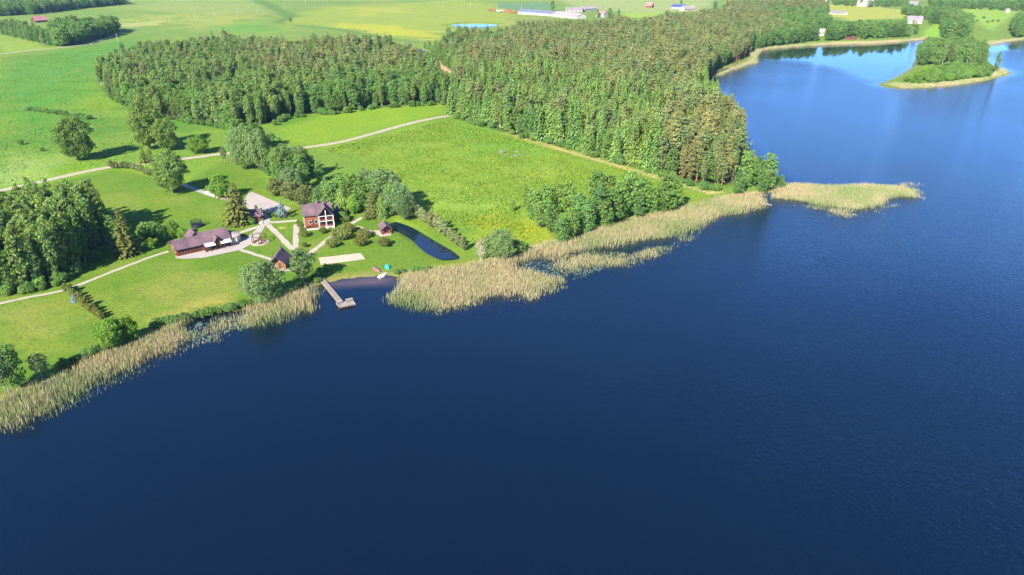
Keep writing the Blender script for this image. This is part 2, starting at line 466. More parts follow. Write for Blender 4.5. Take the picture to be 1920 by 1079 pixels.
gv = np.stack([GX, GY, GZ], axis=-1).reshape(-1, 3)
nr = len(YR)
ii, jj = np.meshgrid(np.arange(nr - 1), np.arange(NC - 1), indexing='ij')
q = (ii * NC + jj)
gf = np.stack([q, q + 1, q + NC + 1, q + NC], axis=-1).reshape(-1, 4)
def ground_material():
    m, nt, out = new_mat('ground_grass')
    p = N(nt, 'ShaderNodeBsdfPrincipled')
    a = N(nt, 'ShaderNodeAttribute'); a.attribute_name = 'Col'
    tl = N(nt, 'ShaderNodeAttribute'); tl.attribute_name = 'tall'
    tc = N(nt, 'ShaderNodeTexCoord'); v = tc.outputs['Object']
    big = noise_node(nt, 0.06, 4, 0.6, v); mid = noise_node(nt, 0.35, 5, 0.7, v); fine = noise_node(nt, 1.7, 5, 0.75, v)
    c = mixcol(nt, maprange(nt, big.outputs[0], 0.42, 0.62, 0, 0.55), a.outputs[0], mixcol(nt, 1.0, a.outputs[0], (1.22, 1.06, 0.9), 'MULTIPLY'))
    c = mixcol(nt, maprange(nt, mid.outputs[0], 0.50, 0.66, 0, 0.8), c, mixcol(nt, 1.0, c, (0.64, 0.82, 0.8), 'MULTIPLY'))
    sc = N(nt, 'ShaderNodeMath', operation='MULTIPLY_ADD'); sc.inputs[1].default_value = 0.28; sc.inputs[2].default_value = 0.38
    nt.links.new(tl.outputs['Fac'], sc.inputs[0])
    fr = maprange(nt, fine.outputs[0], 0.3, 0.7, -1, 1)
    mu = N(nt, 'ShaderNodeMath', operation='MULTIPLY_ADD'); mu.inputs[2].default_value = 1.0
    nt.links.new(fr, mu.inputs[0]); nt.links.new(sc.outputs[0], mu.inputs[1])
    c = mulcol(nt, c, mu.outputs[0])
    nt.links.new(c, p.inputs['Base Color'])
    p.inputs['Roughness'].default_value = 0.9; p.inputs['Specular IOR Level'].default_value = 0.1
    b = N(nt, 'ShaderNodeBump'); b.inputs['Distance'].default_value = 0.35
    nt.links.new(sc.outputs[0], b.inputs['Strength']); nt.links.new(fine.outputs[0], b.inputs['Height'])
    nt.links.new(b.outputs[0], p.inputs['Normal'])
    nt.links.new(p.outputs[0], out.inputs[0])
    return m
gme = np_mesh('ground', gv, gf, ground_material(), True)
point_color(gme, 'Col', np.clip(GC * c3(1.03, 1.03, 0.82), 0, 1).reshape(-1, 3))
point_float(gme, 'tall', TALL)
ground = link(bpy.data.objects.new('ground', gme))
tag(ground, 'rolling green ground of lawns, meadows and far fields', 'ground', kind='structure')

# ------------------------------------------------------------------ water
def water_material(name, deep, shal, ripple=1.0, rough=0.16, tint=(0.20, 0.92, 1.0, 1)):
    m, nt, out = new_mat(name)
    p = N(nt, 'ShaderNodeBsdfPrincipled')
    tc = N(nt, 'ShaderNodeTexCoord')
    a = N(nt, 'ShaderNodeAttribute'); a.attribute_name = 'shallow'
    cm = N(nt, 'ShaderNodeAttribute'); cm.attribute_name = 'calm'
    mp = N(nt, 'ShaderNodeMapping'); mp.vector_type = 'TEXTURE'; mp.inputs['Rotation'].default_value = (0, 0, math.radians(-62)); mp.inputs['Scale'].default_value = (4.0, 1.0, 1.0)
    nt.links.new(tc.outputs['Object'], mp.inputs[0])
    n1 = noise_node(nt, 1.5, 3, 0.6, mp.outputs[0]); n2 = noise_node(nt, 4.5, 2, 0.5, mp.outputs[0]); n3 = noise_node(nt, 0.009, 3, 0.55, tc.outputs['Object'])
    add = N(nt, 'ShaderNodeMath', operation='MULTIPLY_ADD'); add.inputs[1].default_value = 0.35
    nt.links.new(n2.outputs[0], add.inputs[0]); nt.links.new(n1.outputs[0], add.inputs[2])
    b = N(nt, 'ShaderNodeBump'); b.inputs['Distance'].default_value = 0.15 * ripple
    wind = maprange(nt, n3.outputs[0], 0.35, 0.65, 0.55, 0.9)
    st = N(nt, 'ShaderNodeMath', operation='MULTIPLY'); st.inputs[1].default_value = 1.0
    inv = maprange(nt, cm.outputs['Fac'], 0, 1, 1.0, 0.04)
    nt.links.new(wind, st.inputs[0]); nt.links.new(inv, st.inputs[1])
    nt.links.new(st.outputs[0], b.inputs['Strength']); nt.links.new(add.outputs[0], b.inputs['Height'])
    nt.links.new(b.outputs[0], p.inputs['Normal'])
    c = mixcol(nt, a.outputs['Fac'], deep, shal)
    nt.links.new(c, p.inputs['Base Color'])
    nt.links.new(maprange(nt, cm.outputs['Fac'], 0, 1, rough, 0.02), p.inputs['Roughness'])
    p.inputs['IOR'].default_value = 1.42
    p.inputs['Specular Tint'].default_value = tint
    nt.links.new(p.outputs[0], out.inputs[0])
    return m
wmask = (GD < 1.5)
fm = (wmask[:-1, :-1] | wmask[1:, :-1] | wmask[:-1, 1:] | wmask[1:, 1:]).reshape(-1)
wf = gf[fm]
used, inv = np.unique(wf, return_inverse=True)
wv = gv[used].copy(); wv[:, 2] = 0.0
bay = poly([(600, 532), (690, 518), (745, 519), (735, 545), (690, 548), (640, 545), (612, 540)])
shal = np.clip((sdf(bay, wv[:, 0], wv[:, 1]) + 2) / 9, 0, 1) * np.clip(1 + GD.reshape(-1)[used] / 10, 0, 1) ** 0.8
calmP = [g0(*p) for p in [(1500, 88), (1600, 84), (1720, 78), (1735, 92), (1712, 125), (1690, 142), (1650, 158), (1620, 150), (1570, 132), (1500, 118), (1400, 112), (1440, 94)]]
calm = np.clip((sdf(calmP, wv[:, 0], wv[:, 1]) + 10) / 30, 0, 1)
calmP2 = [g0(*p) for p in [(1780, 84), (1860, 84), (1930, 80), (1930, 96), (1850, 100), (1800, 96)]]
calm = np.maximum(calm, np.clip((sdf(calmP2, wv[:, 0], wv[:, 1]) + 10) / 30, 0, 1))
near = np.clip(1 + GD.reshape(-1)[used] / 14, 0, 1) * 0.8
calm = np.maximum(calm, near)
wme = np_mesh('lake', wv, inv.reshape(wf.shape), water_material('lake_water', (0.0022, 0.0070, 0.0180), (0.19, 0.120, 0.092)), True)
point_float(wme, 'shallow', shal); point_float(wme, 'calm', calm)
tag(link(bpy.data.objects.new('lake', wme)), 'deep blue rippled lake filling the foreground', 'lake', kind='structure')
pond_m = water_material('pond_water', (0.008, 0.016, 0.030), (0.05, 0.05, 0.03), 0.25, 0.04, (0.8, 0.92, 1.0, 1))
for k, (P, lev) in PONDS.items():
    mb = MB(); mb.poly([(x, y, lev) for x, y in P][::(1 if True else -1)])
    me = mb.mesh('pond', pond_m)
    if me.polygons[0].normal.z < 0: me.flip_normals()
    point_float(me, 'shallow', np.zeros(len(me.vertices))); point_float(me, 'calm', np.full(len(me.vertices), 0.9))
    lab = {'garden': 'long narrow dark garden pond on the lawn beside the young pine row', 'field': 'pale pond in the yellow field before the farm', 'small': 'tiny pond in the gap between the two woods'}[k]
    tag(link(bpy.data.objects.new('pond', me)), lab, 'pond', kind='structure')

# ------------------------------------------------------------------ roads, paths, paved areas
gravel = surf('pale_gravel', (0.37, 0.315, 0.245), 0.95, 1.5, 0.14, 0.3, 0.1, second=(0.31, 0.26, 0.19))
paving = surf('concrete_paving', (0.35, 0.305, 0.28), 0.9, 1.2, 0.10, 0.2, 0.15, second=(0.29, 0.255, 0.235))
sand = surf('sand', (0.40, 0.335, 0.25), 0.95, 2.0, 0.08, 0.3, 0.1)
def strip(name, pxs, width, mat, label, n=5, lift=0.05, kindname='path', wob_m=0.16, raw=None):
    P = raw or smooth(poly(pxs), n)
    # resample finely so that it follows the ground
    R = [P[0]]
    for a, b in zip(P[:-1], P[1:]):
        L = math.hypot(b[0] - a[0], b[1] - a[1]); k = max(1, int(L / 2.0))
        R += [(a[0] + (b[0] - a[0]) * (i + 1) / k, a[1] + (b[1] - a[1]) * (i + 1) / k) for i in range(k)]
    V, F = [], []
    for i, (x, y) in enumerate(R):
        a = R[max(i - 1, 0)]; b = R[min(i + 1, len(R) - 1)]
        dx, dy = b[0] - a[0], b[1] - a[1]; L = math.hypot(dx, dy) + 1e-9
        nx, ny = -dy / L, dx / L
        for s in (-1, -0.33, 0.33, 1):
            e = width / 2 * s + (rnd.uniform(-wob_m, wob_m) if abs(s) == 1 else 0)
            X, Y = x + nx * e, y + ny * e
            V.append((X, Y, H(X, Y) + lift))
    for i in range(len(R) - 1):
        for j in range(3): F.append((i * 4 + j + 1, i * 4 + j, i * 4 + 4 + j, i * 4 + 5 + j))
    me = np_mesh(name, V, F, mat, True)
    return tag(link(bpy.data.objects.new(name, me)), label, kindname, kind='structure')
def pad(name, pxs, mat, label, lift=0.06, cat='paving', cell=1.2, kind='structure', P=None):
    P = P or poly(pxs)
    xs = [p[0] for p in P]; ys = [p[1] for p in P]
    import bmesh
    bm = bmesh.new()
    f = bm.faces.new([bm.verts.new((x, y, 0)) for x, y in P])
    for ax, lo, hi in ((0, min(xs), max(xs)), (1, min(ys), max(ys))):
        t = lo + cell
        while t < hi:
            co = (t, 0, 0) if ax == 0 else (0, t, 0)
            no = (1, 0, 0) if ax == 0 else (0, 1, 0)
            bmesh.ops.bisect_plane(bm, geom=bm.verts[:] + bm.edges[:] + bm.faces[:], plane_co=co, plane_no=no)
            t += cell
    for v in bm.verts: v.co.z = H(v.co.x, v.co.y) + lift
    bm.normal_update()
    if sum(fc.normal.z for fc in bm.faces) < 0: bmesh.ops.reverse_faces(bm, faces=bm.faces[:])
    me = bpy.data.meshes.new(name); bm.to_mesh(me); bm.free()
    me.materials.append(mat)
    return tag(link(bpy.data.objects.new(name, me)), label, cat, kind=kind)
road_px = [(-60, 372), (0, 358), (60, 345), (120, 331), (180, 318.5), (215, 313), (240, 311), (270, 307.5), (310, 302), (355, 297), (400, 291), (440, 287), (500, 282), (545, 279),
           (585, 275.5), (640, 266.5), (690, 253.5), (740, 239.5), (790, 227), (838, 218), (870, 213)]
strip('road', road_px, 4.2, gravel, 'pale gravel road running past the estate to the forest', 4, 0.06, 'road', 0.25)
strip('road', [(-40, 104), (0, 102), (60, 95), (100, 91), (130, 88), (170, 82), (215, 66)], 5, gravel, 'thin pale farm track below the upper left grove', 4, 0.12, 'road', 0.3)
pathm = surf('pale_path', (0.37, 0.325, 0.27), 0.92, 0.8, 0.14, 0.2, 0.1, second=(0.31, 0.275, 0.21))
strip('path', [(-40, 578), (0, 569.5), (60, 556.5), (110, 547), (150, 534), (200, 514), (250, 494.5), (290, 480), (316, 472)], 1.5, pathm, 'straight pale footpath from the left edge to the long bungalow', 4, wob_m=0.16)
hub_r = [(502, 417.5), (520, 417), (540, 415.5), (557, 414)]
strip('path', hub_r, 2.2, pathm, 'short pale path from the drive to the two-storey house')
strip('path', [(503, 422), (525, 444), (549, 469)], 2.1, pathm, 'diagonal path from the drive to the lakeside hut', 2, 0.054)
strip('path', [(555.5, 421.5), (555, 445), (553.5, 469)], 2.0, pathm, 'path running straight down from the two-storey house to the hut', 2, 0.05)
strip('path', [(679, 408.5), (640, 430), (610, 453), (580, 476), (570, 484)], 1.9, pathm, 'path from the tree group down to the lakeside tree', 3)
strip('path', [(451, 469), (480, 478), (521, 490.5), (530, 501), (537, 508), (553, 505.5)], 1.6, pathm, 'path from the terrace to the lakeside hut', 1)
strip('path', [(490, 424), (468, 431), (440, 440)], 2.4, pathm, 'upper path from the drive to the bungalow conservatory', 2, 0.058)
strip('path', [(668, 424.5), (684, 430), (699, 436.5)], 1.2, pathm, 'thin path between the round shrubs to the red pavilion', 2)
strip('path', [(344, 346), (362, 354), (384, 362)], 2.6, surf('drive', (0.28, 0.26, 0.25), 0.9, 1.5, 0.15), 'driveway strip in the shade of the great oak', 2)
strip('path', [(384, 362), (405, 369), (430, 375), (462, 384)], 2.8, gravel, 'gravel drive between white boulders and the parking area', 3, 0.052)
pad('parking_area', [(466, 362), (474, 361), (523, 381.5), (546, 391), (540, 395), (524, 394.5), (504, 400), (506, 411), (508, 417), (503, 424), (490, 425), (480, 414), (470, 396), (455, 381)], paving,
    'pale paved parking area dappled with tree shadow', 0.07)
pad('terrace', [(329, 485), (345, 486), (381, 484), (452, 469), (482, 452), (497, 424), (488, 423), (470, 441), (452, 448), (440, 452), (330, 478)], paving,
    'paved terrace along the long bungalow', 0.062)
pad('sand_court', [(597, 484), (676, 475), (685, 486.5), (602, 497.5)], sand, 'pale sand volleyball court on the lawn', 0.06, 'court')
pad('pavilion_paving', [(697, 434), (705, 432), (734, 437), (733, 442), (714, 444.5)], pathm, 'pale paving round the red pavilion', 0.064)

# ------------------------------------------------------------------ tree prototypes
def leaf_cards(c, nrm, size, r, elong=1.25):
    """rhombic leaf sprays: centres c (n,3), normals nrm (n,3), sizes (n,)"""
    n = len(c)
    up = np.where(np.abs(nrm[:, 2:3]) > 0.9, np.array([[1.0, 0, 0]]), np.array([[0, 0, 1.0]]))
    a = np.cross(nrm, up); a /= np.linalg.norm(a, axis=1, keepdims=True) + 1e-9
    b = np.cross(nrm, a)
    t = r.random(n) * math.pi * 2
    ct, st = np.cos(t)[:, None], np.sin(t)[:, None]
    u = (a * ct + b * st) * (size[:, None] * 0.5 * elong); w = (b * ct - a * st) * (size[:, None] * 0.42)
    lift = nrm * (size[:, None] * 0.18)
    sk = (r.random((n, 1)) - 0.5) * 0.7
    V = np.stack([c - u, c - w + u * sk + lift, c + u, c + w - u * sk + lift], axis=1).reshape(-1, 3)
    F = np.arange(4 * n).reshape(-1, 4)
    return V, F
def rand_dirs(r, n, zlo=-1.0, zhi=1.0):
    z = r.uniform(zlo, zhi, n); t = r.random(n) * 2 * math.pi; s = np.sqrt(1 - z * z)
    return np.stack([s * np.cos(t), s * np.sin(t), z], axis=1)
def broadleaf(seed, h, rad, base, nclump, nleaf, size, name, mat, trunk_mat, tw=0.02, lobes=0.25, clump=0.30, top_heavy=0.0, multi=1, limbs=7, narrow_top=0.0):
    r = np.random.default_rng(seed)
    hz = (h - base) / 2; cz = base + hz
    d = rand_dirs(r, nclump, -0.92, 1.0)
    # keep clumps apart
    for _ in range(4):
        diff = d[:, None] - d[None]; dist = np.linalg.norm(diff, axis=2) + np.eye(nclump) * 9
        push = (diff / dist[..., None] ** 3).sum(1); d = d + push * 0.6 / nclump
        d /= np.linalg.norm(d, axis=1, keepdims=True)
    ph = r.random(3) * 6.28
    lob = 1 + lobes * (np.sin(3 * np.arctan2(d[:, 1], d[:, 0]) + ph[0]) * 0.5 + np.sin(2.3 * d[:, 2] * 3 + ph[1] + 2 * d[:, 0]) * 0.5)
    cr = rad * clump
    k = r.uniform(0.62, 1.0, nclump) * lob
    C = np.stack([d[:, 0] * (rad - cr * 0.7) * k, d[:, 1] * (rad - cr * 0.7) * k, cz + d[:, 2] * (hz - cr * 0.6) * k ** 0.6], axis=1)
    tz = np.clip((C[:, 2] - base) / (h - base), 0, 1)
    shrink = 1 - narrow_top * tz ** 1.5 + top_heavy * (tz - 0.5)
    C[:, 0] *= shrink; C[:, 1] *= shrink
    rc = cr * r.uniform(0.65, 1.25, nclump)
    idx = np.repeat(np.arange(nclump), nleaf)
    out = C[idx] - np.array([0, 0, cz - hz * 0.2]); out /= np.linalg.norm(out, axis=1, keepdims=True) + 1e-9
    dd = rand_dirs(r, len(idx)) + out * 0.55 + np.array([0, 0, 0.25]); dd /= np.linalg.norm(dd, axis=1, keepdims=True)
    P = C[idx] + dd * (rc[idx] * r.uniform(0.55, 1.08, len(idx)))[:, None] * np.array([1, 1, 0.8])
    nn = dd + rand_dirs(r, len(idx)) * 0.75; nn /= np.linalg.norm(nn, axis=1, keepdims=True)
    V, F = leaf_cards(P, nn, size * r.uniform(0.6, 1.35, len(idx)), r)
    crown = np_mesh(name + '_crown', V, F, mat)
    mb = MB()
    for mi in range(multi):
        a0 = 2 * math.pi * mi / multi + r.random()
        ox = 0.0 if multi == 1 else 0.03 * h
        lean = 0.0 if multi == 1 else 0.25 * rad
        pts = [(math.cos(a0) * ox, math.sin(a0) * ox, -0.4)]
        for f in (0.12, 0.35, 0.6, 0.82):
            pts.append((math.cos(a0) * (ox + lean * f) + r.normal() * 0.012 * h, math.sin(a0) * (ox + lean * f) + r.normal() * 0.012 * h, h * f))
        rr = h * tw / (multi ** 0.5)
        mb.tube(pts, [rr * 1.25, rr, rr * 0.75, rr * 0.45, rr * 0.15], 6)
    order = r.permutation(nclump)[:limbs]
    for ci in order:
        zc = C[ci][2]; z0 = max(base * 0.7, zc * 0.55)
        p0 = np.array([0, 0, z0]); p1 = C[ci]
        mid = p0 * 0.45 + p1 * 0.55 + np.array([0, 0, -0.03 * h])
        mb.tube([tuple(p0), tuple(mid), tuple(p1)], [h * tw * 0.4, h * tw * 0.25, h * tw * 0.07], 5, False)
    trunk = mb.mesh(name + '_trunk', trunk_mat)
    return dict(h=h, crown=crown, trunk=trunk)
def spruce(seed, h, rad, base, levels, name, mat, trunk_mat, droop=0.25, dens=1.0, size=1.0, power=0.85):
    r = np.random.default_rng(seed)
    P, NN, S = [], [], []
    for i in range(levels):
        f = i / (levels - 1)
        z = base + (h * 0.985 - base) * f
        R = rad * (1 - f) ** power * r.uniform(0.86, 1.12) + 0.10
        nb = max(4, int((11 * (1 - f) + 4) * dens))
        a0 = r.random() * 6.28
        for j in range(nb):
            a = a0 + 2 * math.pi * j / nb + r.normal() * 0.15
            Rj = R * r.uniform(0.72, 1.15)
            m = max(2, int(2 + 3 * Rj / rad))
            for s in range(m):
                t = (s + 0.7) / m
                rr = Rj * (0.25 + 0.75 * t)
                zz = z - droop * Rj * t * t + r.normal() * 0.08
                P.append((math.cos(a) * rr + r.normal() * 0.10, math.sin(a) * rr + r.normal() * 0.10, max(zz, 0.1)))
                NN.append((math.cos(a) * 0.55 + r.normal() * 0.35, math.sin(a) * 0.55 + r.normal() * 0.35, 0.75 + r.normal() * 0.25))
                S.append(size * (0.55 + 0.6 * (1 - f)) * r.uniform(0.75, 1.25))
    P.append((0, 0, h * 0.985)); NN.append((1, 0.2, 0.1)); S.append(size * 0.5)
    NN = np.array(NN); NN /= np.linalg.norm(NN, axis=1, keepdims=True)
    V, F = leaf_cards(np.array(P), NN, np.array(S), r, 1.5)
    mb = MB(); mb.tube([(0, 0, -0.4), (0, 0, h * 0.3), (0.02 * h * r.normal() * 0.3, 0, h * 0.7), (0, 0, h * 0.98)], [h * 0.017, h * 0.013, h * 0.008, h * 0.002], 6)
    return dict(h=h, crown=np_mesh(name + '_crown', V, F, mat), trunk=mb.mesh(name + '_trunk', trunk_mat))
bark = surf('dark_bark', (0.13, 0.10, 0.075), 0.95, 3, 0.3, 0.5, 0.1)
bark_birch = surf('birch_bark', (0.55, 0.52, 0.46), 0.85, 2.5, 0.35, 0.3, 0.1, second=(0.25, 0.22, 0.19))
bark_pine = surf('pine_bark', (0.30, 0.155, 0.085), 0.95, 3, 0.3, 0.5, 0.1, second=(0.19, 0.13, 0.10))
M_birch = leafmat('birch_leaves', (0.170, 0.275, 0.085), 0.30, (1.25, 1.03, 0.9))
M_alder = leafmat('alder_leaves', (0.130, 0.250, 0.074), 0.28, (1.3, 1.1, 0.85))
M_pine = leafmat('pine_needles', (0.160, 0.235, 0.090), 0.30, (1.55, 1.0, 0.95), 0.3)
M_spruce = leafmat('spruce_needles', (0.140, 0.260, 0.068), 0.30, (1.45, 1.08, 0.9), 0.3)
M_oak = leafmat('oak_leaves', (0.165, 0.255, 0.070), 0.30, (1.15, 1.02, 0.85))
M_lime = leafmat('bright_leaves', (0.180, 0.315, 0.058), 0.28, (1.1, 1.05, 0.8))
M_willow = leafmat('willow_leaves', (0.160, 0.245, 0.100), 0.28, (1.1, 1.02, 0.9))
M_olive = leafmat('olive_shrub_leaves', (0.140, 0.185, 0.070), 0.30, (1.15, 0.98, 0.85))
M_blue = leafmat('blue_spruce_needles', (0.16, 0.225, 0.225), 0.25, (1.05, 1.02, 1.0), 0.1)
M_dwarf = leafmat('dwarf_pine_needles', (0.140, 0.190, 0.052), 0.35, (1.3, 1.0, 0.9), 0.3)
M_young = leafmat('young_pine_needles', (0.165, 0.210, 0.085), 0.30, (1.2, 1.0, 0.9), 0.15)
M_dead = leafmat('bare_twigs', (0.24, 0.205, 0.16), 0.25, (1.1, 1.0, 0.9), 0.1)
M_fir = leafmat('larch_needles', (0.135, 0.165, 0.052), 0.32, (1.1, 1.0, 0.8), 0.15)
PROTO = {
 'birch': [broadleaf(100 + i, 20, 3.0 + 0.3 * (i % 2), 1.0 + 0.6 * i, 105, 15, 0.66, 'birch', M_birch, bark_birch, 0.010, 0.3, 0.32, 0, 1, 5, 0.34) for i in range(4)],
 'alder': [broadleaf(200 + i, 18, 4.2 + 0.3 * (i % 2), 0.4, 100, 13, 0.74, 'alder', M_alder, bark, 0.013, 0.22, 0.29, 0, 1, 5, 0.15) for i in range(4)],
 'pine': [broadleaf(300 + i, 23, 2.8 + 0.2 * (i % 2), 8.5 - 2.3 * i, 64, 14, 0.68, 'pine', M_pine, bark_pine, 0.010, 0.3, 0.38, 0, 1, 3, 0.16) for i in range(4)],
 'spruce': [spruce(400 + i, 23, 3.3 + 0.35 * i, 0.8, 24, 'spruce', M_spruce, bark, 0.30, 0.85, 1.2, (0.85, 0.62, 0.72, 0.55)[i]) for i in range(4)],
 'oak': [broadleaf(500 + i, 20, 8.4, 0.9, 170, 58, 0.60, 'oak', M_oak, bark, 0.026, 0.28, 0.25, 0.0, 1, 9, 0.10) for i in range(2)],
 'round': [broadleaf(520 + i, 9, 4.6, 0.6, 110, 46, 0.42, 'round_tree', M_lime, bark, 0.022, 0.25, 0.26, 0, 1, 7, 0.12) for i in range(2)],
 'willow': [broadleaf(540 + i, 13, 7.0, 0.8, 140, 60, 0.42, 'willow', M_willow, bark, 0.02, 0.3, 0.24, 0, 3, 8, 0.15) for i in range(2)],
 'loose': [broadleaf(560 + i, 12, 3.6, 2.6, 84, 40, 0.38, 'loose_tree', M_willow, surf('grey_bark', (0.26, 0.23, 0.20), 0.9, 2.5, 0.3, 0.3, 0.1), 0.014, 0.45, 0.28, 0.15, 2, 9, 0.1) for i in range(2)],
 'shrub': [broadleaf(580 + i, 4, 2.6, 0.0, 44, 26, 0.42, 'shrub', M_alder, bark, 0.015, 0.3, 0.33, 0, 3, 4, 0.1) for i in range(2)],
 'olive': [broadleaf(590 + i, 7, 3.6, 0.0, 60, 32, 0.5, 'olive_shrub', M_olive, bark, 0.015, 0.3, 0.3, 0, 3, 5, 0.15) for i in range(2)],
 'dwarf': [broadleaf(600 + i, 2.6, 2.4, 0.0, 46, 34, 0.26, 'dwarf_pine', M_dwarf, bark, 0.02, 0.3, 0.3, 0, 3, 4, 0.1) for i in range(3)],
 'young': [broadleaf(620 + i, 6, 1.7, 0.3, 44, 24, 0.36, 'young_pine', M_young, bark_pine, 0.012, 0.35, 0.36, 0, 1, 5, 0.6) for i in range(3)],
 'bluespruce': [spruce(640, 9, 2.1, 0.3, 22, 'blue_spruce', M_blue, bark, 0.2, 0.95, 0.62, 0.9)],
 'garden_spruce': [spruce(650 + i, 19, 4.0, 0.5, 40, 'garden_spruce', M_fir if i == 1 else M_spruce, bark, 0.22, 1.15, 0.85, 0.62) for i in range(2)],
 'thuja': [broadleaf(660 + i, 3, 0.75, 0.0, 30, 18, 0.24, 'hedge_conifer', M_dwarf, bark, 0.015, 0.2, 0.42, 0, 1, 3, 0.45) for i in range(2)],
 'dead': [broadleaf(670, 8, 1.8, 0.8, 40, 12, 0.28, 'bare_bush', M_dead, bark_birch, 0.012, 0.4, 0.35, 0, 3, 16, 0.3)],
}
def put(kind, name, x, y, h, wr, label, cat, group=None, var=None, zoff=0.0, z=None):
    ps = PROTO[kind]
    p = ps[rnd.randrange(len(ps)) if var is None else var]
    s = h / p['h']
    zz = H(x, y) if z is None else z
    root = empty(name, (x, y, zz + zoff), rnd.uniform(0, 6.28), label, cat, group)
    root.scale = (s * wr, s * wr, s)
    t = link(bpy.data.objects.new('trunk', p['trunk']), root)
    c = link(bpy.data.objects.new('crown', p['crown']), root)
    return root, t, c
def height_from(px_base, py_base, py_top):
    x, y = march(px_base, py_base); z = H(x, y)
    dx, dy, dz = ray(px_base, py_top)
    t = math.hypot(x, y) / math.hypot(dx, dy)
    return x, y, CAM_H + dz * t - z
def hero(kind, name, bx, by, top, wr, label, cat, group=None, var=None):
    x, y, h = height_from(bx, by, top)
    return put(kind, name, x, y, max(h, 0.8), wr, label, cat, group, var)

ORD = ['first', 'second', 'third', 'fourth', 'fifth', 'sixth', 'seventh', 'eighth', 'ninth', 'tenth', 'eleventh', 'twelfth', 'thirteenth', 'fourteenth', 'fifteenth', 'sixteenth', 'seventeenth', 'eighteenth', 'nineteenth',
       'twentieth', 'twenty-first', 'twenty-second', 'twenty-third', 'twenty-fourth', 'twenty-fifth', 'twenty-sixth', 'twenty-seventh', 'twenty-eighth', 'twenty-ninth', 'thirtieth']
# ------------------------------------------------------------------ woods: scatter
def scatter(pxs, spacing, jit=0.42, margin=0.0, world_poly=None):
    P = world_poly or poly(pxs)
    a = np.array(P); x0, y0 = a.min(0); x1, y1 = a.max(0)
    xs = np.arange(x0, x1, spacing); ys = np.arange(y0, y1, spacing)
    X, Y = np.meshgrid(xs, ys)
    X = X + (np.arange(len(ys)) % 2)[:, None] * spacing / 2
    X = X + rng.uniform(-jit, jit, X.shape) * spacing; Y = Y + rng.uniform(-jit, jit, Y.shape) * spacing
    X = X.ravel(); Y = Y.ravel()
    s = sdf(P, X, Y)
    k = s > margin
    return X[k], Y[k], s[k]
FOREST = {k: [] for k in ('birch', 'alder', 'pine', 'spruce')}
def plant(kind, x, y, h, wr, label, group): FOREST[kind].append((x, y, h, wr, label, group))
LB = {('birch', 'w'): 'slender olive green birch in the western wood behind the meadow', ('alder', 'w'): 'leafy green alder on the edge of the western wood',
      ('pine', 'w'): 'tan crowned pine in the back of the western wood', ('spruce', 'w'): 'dark spruce among the birches of the western wood',
      ('birch', 'e'): 'pale trunked birch among the pines of the eastern forest', ('alder', 'e'): 'leafy alder on the lakeward edge of the eastern forest',
      ('pine', 'e'): 'olive tan pine in the big eastern forest by the lake', ('spruce', 'e'): 'green pointed spruce in the eastern forest facing the meadow'}
GR = {'w': 'trees of the western wood', 'e': 'trees of the eastern forest'}
def wood(region, pxs, spacing, chooser, hsc=1.0):
    X, Y, S = scatter(pxs, spacing)
    for x, y, s in zip(X, Y, S):
        u, v = project(x, y, H(x, y))
        kind = chooser(u, v, s)
        nz = float(fbm(np.array(x), np.array(y), 24, 91.0))
        if kind and nz > 0.60 and rnd.random() < 0.75: kind = 'birch' if (region == 'w' or rnd.random() < 0.5) else 'alder'
        if kind and nz < 0.34 and rnd.random() < 0.6: kind = None
        if kind is None: continue
        base = {'birch': 19, 'alder': 16.5, 'pine': 22.5, 'spruce': 22}[kind]
        h = base * hsc * rnd.uniform(0.66, 1.08) * (0.74 + 0.5 * float(fbm(np.array(x), np.array(y), 26, 81.0)))
        if s < 3: h *= 0.9
        if region == 'w':
            zone = 'left end of the western wood' if u < 330 else ('middle of the western wood' if u < 560 else 'right end of the western wood')
        else:
            zone = 'eastern forest end by the gravel road' if u < 960 else ('eastern forest behind the ruined foundation' if u < 1100 else ('eastern forest above the lakeside alders' if u < 1250 else 'eastern forest corner by the lake'))
        row = 'front row' if s < 5 else ('second rows' if s < 16 else 'deep rows')
        adj = {'birch': 'slender birch', 'alder': 'leafy alder', 'pine': 'olive pine', 'spruce': 'pointed spruce'}[kind]
        plant(kind, x, y, h, rnd.uniform(0.85, 1.4), adj + ' in the ' + row + ' of the ' + zone, kind + ' trees, ' + row + ', ' + zone)
def inpoly(p, u, v):
    c = False
    for k in range(len(p)):
        ax, ay = p[k]; bx, by = p[(k + 1) % len(p)]
        if (ay > v) != (by > v) and u < (bx - ax) * (v - ay) / (by - ay) + ax: c = not c
    return c
w_alder = [(540, 230), (600, 175), (700, 166), (845, 160), (845, 200), (600, 220)]
w_alder2 = [(225, 200), (330, 185), (430, 190), (520, 200), (505, 240), (420, 245), (250, 215)]
w_pine = [(480, 100), (800, 100), (800, 140), (790, 162), (600, 172), (500, 170), (440, 140)]
gaps_w = [(395, 158, 10), (360, 135, 9), (448, 150, 9), (520, 165, 8), (612, 152, 9), (305, 150, 8), (540, 200, 7), (580, 160, 8)]
def choose_w(u, v, s):
    for gx, gy, gr in gaps_w:
        if (u - gx) ** 2 + ((v - gy) * 1.6) ** 2 < gr * gr and rnd.random() < 0.8: return None
    r = rnd.random()
    if inpoly(w_alder, u, v): return 'alder' if r < 0.85 else 'birch'
    if inpoly(w_alder2, u, v): return 'alder' if r < 0.65 else 'birch'
    if inpoly(w_pine, u, v): return 'pine' if r < 0.55 else ('birch' if r < 0.9 else 'spruce')
    return 'birch' if r < 0.66 else ('alder' if r < 0.85 else ('spruce' if r < 0.92 else 'pine'))
wood('w', woods_px['west'], 4.5, choose_w, 0.98)
